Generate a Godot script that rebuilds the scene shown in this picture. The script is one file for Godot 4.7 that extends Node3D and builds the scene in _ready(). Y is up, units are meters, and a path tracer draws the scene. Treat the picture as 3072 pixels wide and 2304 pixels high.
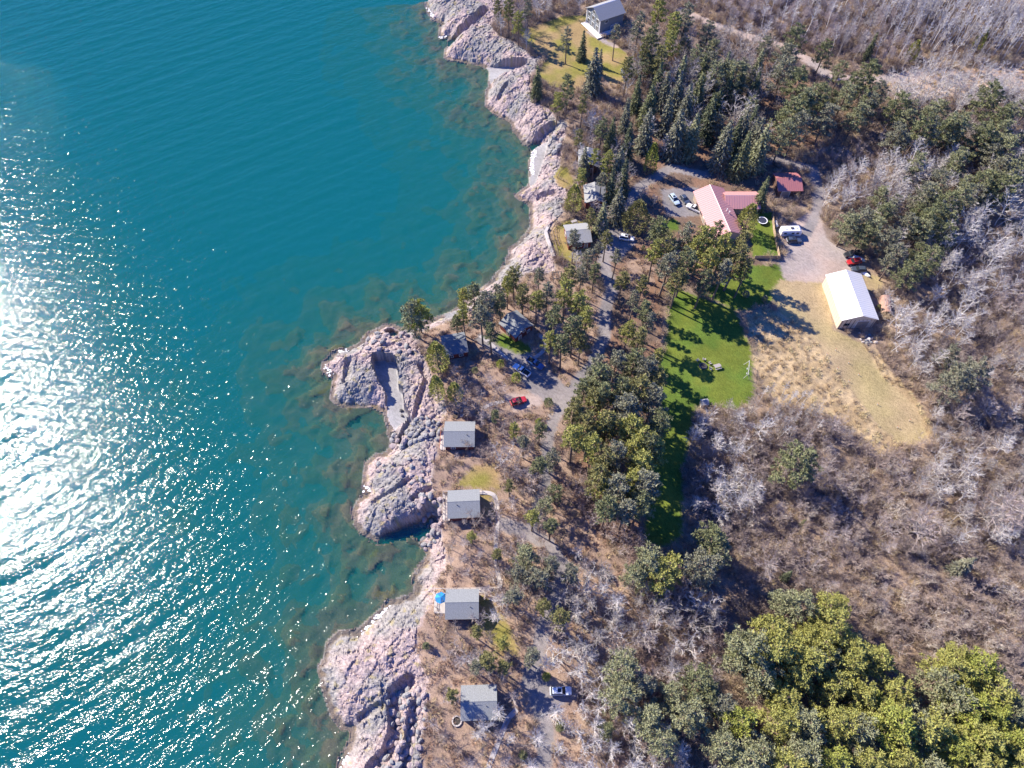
extends Node3D
# A rocky lake shore seen from the air: cabins on the ledge, a pine wood, a mown field and a bare autumn thicket. Metres; the lake lies at y = 0.

const X0 := -240.0
const Z0 := -300.0
const CS := 0.5
const NX := 960
const NZ := 640
const LAND := 5.0
# kinds of ground
const BRUSH := 0
const ROCK := 1
const LAWN := 2
const FIELD := 3
const MEADOW := 4
const LITTER := 5
const GRAVEL := 6
const ASPHALT := 7
const YARD := 8
const BEACH := 9
const BED := 10
const CLEARING := 11
const WOOD := 12

const SHORE_P := [Vector2(-37.1, -420.0), Vector2(-37.1, -316.7), Vector2(-36.2, -301.0), Vector2(-35.2, -294.0), Vector2(-32.4, -287.1), Vector2(-28.3, -284.7), Vector2(-29.1, -273.2), Vector2(-25.0, -275.7), Vector2(-24.4, -272.5), Vector2(-25.5, -266.1), Vector2(-25.7, -259.9), Vector2(-19.2, -258.4), Vector2(-10.9, -255.5), Vector2(-8.5, -253.2), Vector2(-7.5, -245.2), Vector2(-8.8, -238.8), Vector2(-8.6, -229.9), Vector2(-5.1, -225.8), Vector2(0.5, -221.0), Vector2(1.8, -216.0), Vector2(4.7, -210.2), Vector2(8.0, -207.1), Vector2(7.9, -202.2), Vector2(7.0, -196.3), Vector2(7.2, -188.1), Vector2(4.3, -184.5), Vector2(1.9, -181.9), Vector2(5.8, -180.2), Vector2(7.5, -177.7), Vector2(7.2, -171.3), Vector2(6.5, -166.0), Vector2(3.5, -161.3), Vector2(0.2, -158.1), Vector2(-0.3, -155.9), Vector2(-0.6, -152.7), Vector2(-3.3, -147.9), Vector2(-5.8, -143.8), Vector2(-10.9, -138.5), Vector2(-15.0, -134.9), Vector2(-17.6, -131.8), Vector2(-21.7, -129.8), Vector2(-25.1, -128.1), Vector2(-29.5, -126.4), Vector2(-33.6, -125.7), Vector2(-36.9, -127.4), Vector2(-39.7, -125.1), Vector2(-42.5, -123.4), Vector2(-43.7, -120.5), Vector2(-46.7, -118.5), Vector2(-50.8, -117.3), Vector2(-53.7, -114.0), Vector2(-53.3, -110.9), Vector2(-50.4, -109.9), Vector2(-50.1, -106.1), Vector2(-50.2, -102.7), Vector2(-47.0, -100.2), Vector2(-42.5, -99.8), Vector2(-37.7, -99.8), Vector2(-34.0, -98.1), Vector2(-33.5, -95.5), Vector2(-32.3, -92.7), Vector2(-32.7, -91.0), Vector2(-31.1, -88.3), Vector2(-32.8, -84.7), Vector2(-34.7, -83.6), Vector2(-37.0, -83.4), Vector2(-38.4, -80.8), Vector2(-37.5, -76.8), Vector2(-38.4, -75.0), Vector2(-36.7, -74.4), Vector2(-37.0, -72.5), Vector2(-39.3, -70.1), Vector2(-39.6, -67.8), Vector2(-38.0, -64.4), Vector2(-34.8, -62.1), Vector2(-32.0, -60.9), Vector2(-29.4, -62.0), Vector2(-25.6, -62.7), Vector2(-23.0, -63.5), Vector2(-22.1, -60.2), Vector2(-20.3, -58.4), Vector2(-19.5, -55.8), Vector2(-21.8, -53.3), Vector2(-22.9, -51.7), Vector2(-22.0, -46.8), Vector2(-25.3, -45.6), Vector2(-28.7, -44.5), Vector2(-32.1, -40.9), Vector2(-35.5, -37.9), Vector2(-39.7, -37.9), Vector2(-41.9, -35.6), Vector2(-42.6, -30.4), Vector2(-41.9, -27.3), Vector2(-40.1, -24.6), Vector2(-38.6, -20.8), Vector2(-37.1, -19.4), Vector2(-33.5, -18.4), Vector2(-34.2, -15.6), Vector2(-34.9, -13.0), Vector2(-36.0, -10.8), Vector2(-35.9, -3.7), Vector2(-35.9, 200.0), Vector2(500.0, 200.0), Vector2(500.0, -420.0)]
const ZONES_P := [
	[WOOD, [Vector2(20.5, -181.3),Vector2(42.9, -208.2),Vector2(71.9, -246.8),Vector2(92.9, -257.5),Vector2(111.3, -240.6),Vector2(112.8, -204.7),Vector2(90.9, -194.4),Vector2(83.2, -172.0),Vector2(76.2, -140.9),Vector2(46.6, -138.3),Vector2(37.9, -93.4),Vector2(31.7, -57.5),Vector2(13.2, -57.5),Vector2(18.6, -100.7),Vector2(29.2, -133.2),Vector2(24.8, -143.6)]],
	[LITTER, [Vector2(-24.9, -125.8),Vector2(-5.6, -135.7),Vector2(10.7, -146.3),Vector2(16.8, -146.3),Vector2(29.2, -133.2),Vector2(16.8, -100.7),Vector2(13.7, -69.5),Vector2(27.2, -52.6),Vector2(27.4, -37.3),Vector2(13.3, -26.0),Vector2(18.0, -8.9),Vector2(-19.5, -8.9),Vector2(-19.1, -23.4),Vector2(-22.3, -37.3),Vector2(-16.3, -52.6),Vector2(-21.0, -76.8),Vector2(-18.4, -93.4),Vector2(-26.2, -116.3)]],
	[YARD, [Vector2(3.2, -269.7),Vector2(20.9, -280.1),Vector2(31.8, -280.6),Vector2(33.7, -267.4),Vector2(38.7, -262.9),Vector2(44.6, -255.3),Vector2(44.7, -241.7),Vector2(40.3, -234.2),Vector2(32.0, -240.6),Vector2(22.8, -231.6),Vector2(14.2, -234.2),Vector2(9.3, -241.7),Vector2(13.4, -252.1),Vector2(5.8, -260.7)]],
	[YARD, [Vector2(11.8, -189.4),Vector2(18.6, -191.1),Vector2(21.6, -181.3),Vector2(17.0, -179.4),Vector2(14.3, -181.3)]],
	[YARD, [Vector2(12.1, -161.6),Vector2(17.6, -166.0),Vector2(24.0, -165.3),Vector2(26.5, -154.5),Vector2(18.9, -147.6),Vector2(13.9, -150.3)]],
	[CLEARING, [Vector2(129.7, -243.7),Vector2(146.3, -239.6),Vector2(155.1, -243.7),Vector2(195.8, -246.8),Vector2(207.4, -247.9),Vector2(202.1, -234.6),Vector2(167.7, -228.7),Vector2(140.1, -226.8),Vector2(135.4, -236.6)]],
	[LAWN, [Vector2(47.1, -138.6),Vector2(56.3, -134.2),Vector2(65.7, -129.8),Vector2(66.5, -126.0),Vector2(67.1, -120.3),Vector2(68.1, -115.5),Vector2(67.2, -109.3),Vector2(66.0, -100.1),Vector2(64.0, -97.1),Vector2(59.6, -95.5),Vector2(56.1, -96.1),Vector2(49.9, -96.7),Vector2(48.2, -92.5),Vector2(45.8, -83.9),Vector2(43.7, -77.9),Vector2(42.6, -67.8),Vector2(41.3, -59.7),Vector2(36.8, -57.3),Vector2(31.5, -58.3),Vector2(34.7, -72.1),Vector2(36.2, -83.9),Vector2(37.8, -93.4),Vector2(40.0, -97.4),Vector2(40.6, -107.7),Vector2(43.9, -118.5),Vector2(46.3, -131.8)]],
	[LAWN, [Vector2(56.3, -135.7),Vector2(71.1, -146.3),Vector2(83.0, -146.9),Vector2(83.5, -140.7),Vector2(78.8, -133.2),Vector2(67.1, -128.8)]],
	[LAWN, [Vector2(76.6, -169.0),Vector2(84.4, -169.7),Vector2(83.2, -150.3),Vector2(74.3, -149.6)]],
	[LAWN, [Vector2(46.0, -165.3),Vector2(53.1, -166.8),Vector2(53.6, -161.6),Vector2(45.4, -160.2)]],
	[LAWN, [Vector2(-4.4, -121.0),Vector2(0.4, -119.8),Vector2(5.1, -116.3),Vector2(6.0, -112.3),Vector2(0.4, -111.1),Vector2(-5.3, -116.3)]],
	[YARD, [Vector2(-8.1, -71.8),Vector2(-3.9, -71.8),Vector2(-3.8, -64.3),Vector2(-7.5, -65.6)]],
	[YARD, [Vector2(-7.7, -45.5),Vector2(-5.1, -45.5),Vector2(-0.5, -38.7),Vector2(1.8, -33.0),Vector2(-2.7, -30.9),Vector2(-6.5, -38.7)]],
	[YARD, [Vector2(-9.9, -78.7),Vector2(-4.0, -79.6),Vector2(-3.0, -72.2),Vector2(-14.8, -73.1)]],
	[LITTER, [Vector2(35.5, -149.0),Vector2(43.9, -150.3),Vector2(42.7, -139.6),Vector2(35.5, -137.0)]],
	[MEADOW, [Vector2(67.3, -127.0),Vector2(75.2, -130.1),Vector2(79.3, -128.2),Vector2(85.0, -121.0),Vector2(89.5, -111.7),Vector2(94.2, -100.7),Vector2(98.4, -89.4),Vector2(101.4, -84.4),Vector2(95.2, -81.1),Vector2(90.2, -88.4),Vector2(84.1, -92.4),Vector2(77.6, -95.5),Vector2(71.7, -97.5),Vector2(67.7, -102.9),Vector2(68.1, -111.7),Vector2(68.7, -118.6)]],
	[MEADOW, [Vector2(103.0, -116.3),Vector2(104.9, -109.4),Vector2(110.0, -98.6),Vector2(111.6, -89.4),Vector2(108.3, -84.4),Vector2(106.0, -88.4),Vector2(104.6, -98.6),Vector2(100.8, -108.3)]],
	[FIELD, [Vector2(81.4, -141.2),Vector2(95.3, -140.3),Vector2(93.0, -122.2),Vector2(97.9, -118.6),Vector2(101.1, -116.3),Vector2(102.4, -107.2),Vector2(107.3, -98.6),Vector2(109.4, -92.4),Vector2(108.8, -87.4),Vector2(104.8, -84.2),Vector2(100.9, -85.9),Vector2(97.6, -89.9),Vector2(93.3, -100.7),Vector2(88.2, -114.0),Vector2(85.0, -121.0),Vector2(78.8, -128.2),Vector2(77.3, -135.7)]],
	[FIELD, [Vector2(106.3, -143.6),Vector2(112.0, -142.3),Vector2(111.6, -137.0),Vector2(106.2, -135.7)]],
	[GRAVEL, [Vector2(86.0, -161.6),Vector2(95.6, -169.0),Vector2(99.5, -167.5),Vector2(99.3, -157.3),Vector2(104.2, -151.7),Vector2(103.9, -142.3),Vector2(95.2, -139.6),Vector2(82.8, -140.7),Vector2(82.4, -147.3),Vector2(85.7, -151.7)]],
	[ASPHALT, [Vector2(-2.4, -112.3),Vector2(5.1, -114.0),Vector2(16.8, -100.7),Vector2(13.8, -95.5),Vector2(5.8, -99.7)]],
	[ASPHALT, [Vector2(28.1, -161.6),Vector2(36.7, -163.1),Vector2(39.2, -155.9),Vector2(32.3, -147.6),Vector2(27.3, -150.3)]],
	[ASPHALT, [Vector2(49.2, -179.8),Vector2(62.7, -181.3),Vector2(61.8, -167.5),Vector2(50.0, -167.5)]],
	[ASPHALT, [Vector2(3.9, -28.1),Vector2(13.3, -26.0),Vector2(14.0, -23.7),Vector2(7.4, -21.4),Vector2(8.8, -18.2),Vector2(5.9, -17.5)]],
	[GRAVEL, [Vector2(-3.3, -100.7),Vector2(7.6, -100.2),Vector2(8.5, -97.0),Vector2(0.4, -95.0)]],
	[ROCK, [Vector2(-2.3, -308.4), Vector2(-3.3, -293.1), Vector2(-4.6, -282.2), Vector2(-8.2, -274.9), Vector2(-5.4, -266.0), Vector2(0.5, -262.2), Vector2(5.1, -257.6), Vector2(8.3, -252.8), Vector2(12.1, -253.1), Vector2(9.4, -245.9), Vector2(7.1, -243.0), Vector2(6.1, -234.5), Vector2(8.2, -225.2), Vector2(14.4, -220.4), Vector2(15.8, -215.2), Vector2(19.6, -214.7), Vector2(18.8, -207.1), Vector2(17.4, -198.7), Vector2(16.3, -191.6), Vector2(14.0, -186.7), Vector2(15.0, -181.4), Vector2(18.0, -179.7), Vector2(17.2, -174.7), Vector2(17.0, -169.7), Vector2(12.8, -164.4), Vector2(11.3, -160.7), Vector2(10.9, -156.4), Vector2(11.5, -152.9), Vector2(13.1, -148.7), Vector2(12.7, -144.7), Vector2(9.6, -143.6), Vector2(4.5, -144.0), Vector2(-1.6, -138.7), Vector2(-6.6, -134.9), Vector2(-10.5, -131.7), Vector2(-14.3, -128.0), Vector2(-20.1, -125.5), Vector2(-24.8, -123.1), Vector2(-28.7, -121.8), Vector2(-26.9, -118.5), Vector2(-26.1, -114.8), Vector2(-23.4, -108.7), Vector2(-20.4, -100.6), Vector2(-18.2, -98.6), Vector2(-17.7, -94.4), Vector2(-19.3, -92.2), Vector2(-18.2, -85.7), Vector2(-20.6, -85.2), Vector2(-19.5, -83.5), Vector2(-20.2, -78.8), Vector2(-20.4, -74.8), Vector2(-19.8, -70.1), Vector2(-17.6, -69.2), Vector2(-17.1, -64.4), Vector2(-17.8, -60.9), Vector2(-16.6, -57.7), Vector2(-16.1, -55.2), Vector2(-15.8, -52.7), Vector2(-18.5, -49.0), Vector2(-18.5, -44.4), Vector2(-20.8, -40.9), Vector2(-21.7, -37.1), Vector2(-21.4, -33.4), Vector2(-20.1, -30.9), Vector2(-18.8, -28.3), Vector2(-18.0, -23.4), Vector2(-19.1, -19.8), Vector2(-19.3, -15.2), Vector2(-18.5, -10.5), Vector2(-17.9, -3.6), Vector2(-60.9, -3.7), Vector2(-61.0, -10.8), Vector2(-59.9, -13.0), Vector2(-59.2, -15.6), Vector2(-58.5, -18.4), Vector2(-62.1, -19.4), Vector2(-63.6, -20.8), Vector2(-65.1, -24.6), Vector2(-66.9, -27.3), Vector2(-67.6, -30.4), Vector2(-66.9, -35.6), Vector2(-64.7, -37.9), Vector2(-60.5, -37.9), Vector2(-57.1, -40.9), Vector2(-53.7, -44.5), Vector2(-50.3, -45.6), Vector2(-47.0, -46.8), Vector2(-47.9, -51.7), Vector2(-46.8, -53.3), Vector2(-44.5, -55.8), Vector2(-45.3, -58.4), Vector2(-47.1, -60.2), Vector2(-48.0, -63.5), Vector2(-50.6, -62.7), Vector2(-54.4, -62.0), Vector2(-57.0, -60.9), Vector2(-59.8, -62.1), Vector2(-63.0, -64.4), Vector2(-64.6, -67.8), Vector2(-64.3, -70.1), Vector2(-62.0, -72.5), Vector2(-61.7, -74.4), Vector2(-63.4, -75.0), Vector2(-62.5, -76.8), Vector2(-63.4, -80.8), Vector2(-62.0, -83.4), Vector2(-59.7, -83.6), Vector2(-57.8, -84.7), Vector2(-56.1, -88.3), Vector2(-57.7, -91.0), Vector2(-57.3, -92.7), Vector2(-58.5, -95.5), Vector2(-59.0, -98.1), Vector2(-62.7, -99.8), Vector2(-67.5, -99.8), Vector2(-72.0, -100.2), Vector2(-75.2, -102.7), Vector2(-75.1, -106.1), Vector2(-75.4, -109.9), Vector2(-78.3, -110.9), Vector2(-78.7, -114.0), Vector2(-75.8, -117.3), Vector2(-71.7, -118.5), Vector2(-68.7, -120.5), Vector2(-67.5, -123.4), Vector2(-64.7, -125.1), Vector2(-61.9, -127.4), Vector2(-58.6, -125.7), Vector2(-54.5, -126.4), Vector2(-50.1, -128.1), Vector2(-46.7, -129.8), Vector2(-42.6, -131.8), Vector2(-40.0, -134.9), Vector2(-35.9, -138.5), Vector2(-30.8, -143.8), Vector2(-28.3, -147.9), Vector2(-25.6, -152.7), Vector2(-25.3, -155.9), Vector2(-24.8, -158.1), Vector2(-21.5, -161.3), Vector2(-18.5, -166.0), Vector2(-17.8, -171.3), Vector2(-17.5, -177.7), Vector2(-19.2, -180.2), Vector2(-23.1, -181.9), Vector2(-20.7, -184.5), Vector2(-17.8, -188.1), Vector2(-18.0, -196.3), Vector2(-17.1, -202.2), Vector2(-17.0, -207.1), Vector2(-20.3, -210.2), Vector2(-23.2, -216.0), Vector2(-24.5, -221.0), Vector2(-30.1, -225.8), Vector2(-33.6, -229.9), Vector2(-33.8, -238.8), Vector2(-32.5, -245.2), Vector2(-33.5, -253.2), Vector2(-35.9, -255.5), Vector2(-44.2, -258.4), Vector2(-50.7, -259.9), Vector2(-50.5, -266.1), Vector2(-49.4, -272.5), Vector2(-50.0, -275.7), Vector2(-54.1, -273.2), Vector2(-53.3, -284.7), Vector2(-57.4, -287.1), Vector2(-60.2, -294.0), Vector2(-61.2, -301.0), Vector2(-62.1, -316.7)]],
	[BEACH, [Vector2(-9.9, -253.5),Vector2(5.1, -252.2),Vector2(7.3, -248.8),Vector2(1.8, -245.9),Vector2(-8.5, -243.4)]],
	[BEACH, [Vector2(7.0, -204.9),Vector2(11.3, -208.5),Vector2(13.7, -209.4),Vector2(12.3, -201.4),Vector2(10.3, -192.9),Vector2(8.0, -186.3),Vector2(6.2, -186.9),Vector2(6.3, -196.2)]],
	[BEACH, [Vector2(-39.8, -114.2),Vector2(-33.5, -113.5),Vector2(-32.0, -111.3),Vector2(-31.4, -104.4),Vector2(-30.0, -102.8),Vector2(-29.4, -97.9),Vector2(-27.4, -95.0),Vector2(-29.4, -93.1),Vector2(-31.8, -91.6),Vector2(-33.9, -94.5),Vector2(-34.7, -98.4),Vector2(-35.0, -102.3),Vector2(-37.4, -105.9),Vector2(-39.1, -109.8)]],
	[BEACH, [Vector2(-20.8, -131.8),Vector2(-14.8, -133.8),Vector2(-13.7, -131.2),Vector2(-19.1, -129.1)]],
]
const ROADS_P := [
	[GRAVEL, 5.0, [Vector2(69.0, -284.9), Vector2(75.0, -278.5), Vector2(86.4, -269.7), Vector2(99.9, -263.4), Vector2(109.1, -257.0), Vector2(114.8, -250.2), Vector2(118.2, -243.1), Vector2(122.4, -239.6), Vector2(135.7, -237.6), Vector2(154.4, -241.7)]],
	[ASPHALT, 3.6, [Vector2(5.6, -4.8), Vector2(7.3, -17.5), Vector2(5.6, -22.2), Vector2(4.1, -27.4), Vector2(4.7, -29.8), Vector2(7.4, -39.5), Vector2(10.8, -47.1), Vector2(12.2, -52.6), Vector2(8.4, -58.3), Vector2(2.0, -61.7), Vector2(-2.9, -63.4)]],
	[ASPHALT, 3.3, [Vector2(4.4, -60.4), Vector2(6.1, -66.0), Vector2(8.4, -74.0), Vector2(8.9, -79.6), Vector2(9.5, -87.1), Vector2(11.0, -92.4), Vector2(14.9, -98.6), Vector2(9.6, -105.0), Vector2(2.2, -111.1), Vector2(-4.4, -115.1), Vector2(-9.2, -119.2)]],
	[ASPHALT, 3.6, [Vector2(14.9, -99.1), Vector2(21.8, -109.4), Vector2(26.5, -119.8), Vector2(27.4, -129.5), Vector2(29.9, -137.0), Vector2(28.3, -149.0), Vector2(33.3, -160.2), Vector2(36.4, -172.0), Vector2(42.7, -181.3), Vector2(53.7, -190.2), Vector2(64.6, -187.0), Vector2(75.4, -191.1), Vector2(90.9, -194.4), Vector2(102.6, -189.7), Vector2(101.7, -178.8), Vector2(98.8, -169.0), Vector2(93.6, -160.2)]],
	[GRAVEL, 2.2, [Vector2(30.5, -269.7), Vector2(36.7, -262.9), Vector2(41.0, -259.6)]],
]
const GULLIES_P := [
	[3.0, 2.2, [Vector2(-24.5, -270.0), Vector2(-18.4, -275.2), Vector2(-11.2, -285.4)]],
	[4.5, 3.0, [Vector2(-30.4, -60.5), Vector2(-26.8, -62.3), Vector2(-22.7, -64.0), Vector2(-20.5, -66.1)]],
	[2.4, 1.8, [Vector2(-28.7, -10.5), Vector2(-25.9, -13.1), Vector2(-24.5, -17.0), Vector2(-25.1, -21.5), Vector2(-25.8, -24.5), Vector2(-22.6, -27.2)]],
	[1.8, 1.4, [Vector2(-22.2, -10.5), Vector2(-21.5, -15.7), Vector2(-20.9, -22.2)]],
	[1.6, 1.0, [Vector2(-26.1, -93.5), Vector2(-25.0, -100.3), Vector2(-23.5, -105.7), Vector2(-25.7, -110.1)]],
	[2.0, 1.6, [Vector2(-29.4, -88.4), Vector2(-27.9, -92.5)]],
	[1.8, 1.5, [Vector2(-46.5, -112.3), Vector2(-46.6, -106.9)]],
	[1.4, 1.1, [Vector2(-32.6, -20.2), Vector2(-28.5, -22.2)]],
	[1.5, 1.2, [Vector2(9.3, -179.3), Vector2(13.8, -178.9)]],
	[3.0, 1.7, [Vector2(-34.8, -122.4), Vector2(-34.8, -123.6), Vector2(-36.0, -124.2)]],
	[3.0, 2.0, [Vector2(-4.6, -249.8), Vector2(4.7, -250.6)]],
	[3.2, 3.0, [Vector2(7.5, -205.1), Vector2(12.4, -210.8), Vector2(14.6, -212.2)]],
	[1.6, 1.2, [Vector2(-2.0, -237.0), Vector2(-4.5, -231.5)]],
	[1.0, 0.8, [Vector2(-34.9, -69.9), Vector2(-29.3, -72.7), Vector2(-26.1, -75.4)]],
	[1.0, 0.8, [Vector2(-24.8, -69.9), Vector2(-20.8, -72.7)]],
]
const LAND_P := [Vector2(-45.0, -300.0), Vector2(210.0, -300.0), Vector2(190.0, -200.0), Vector2(150.0, -100.0), Vector2(120.0, 0.0), Vector2(-20.0, 0.0)]
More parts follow.
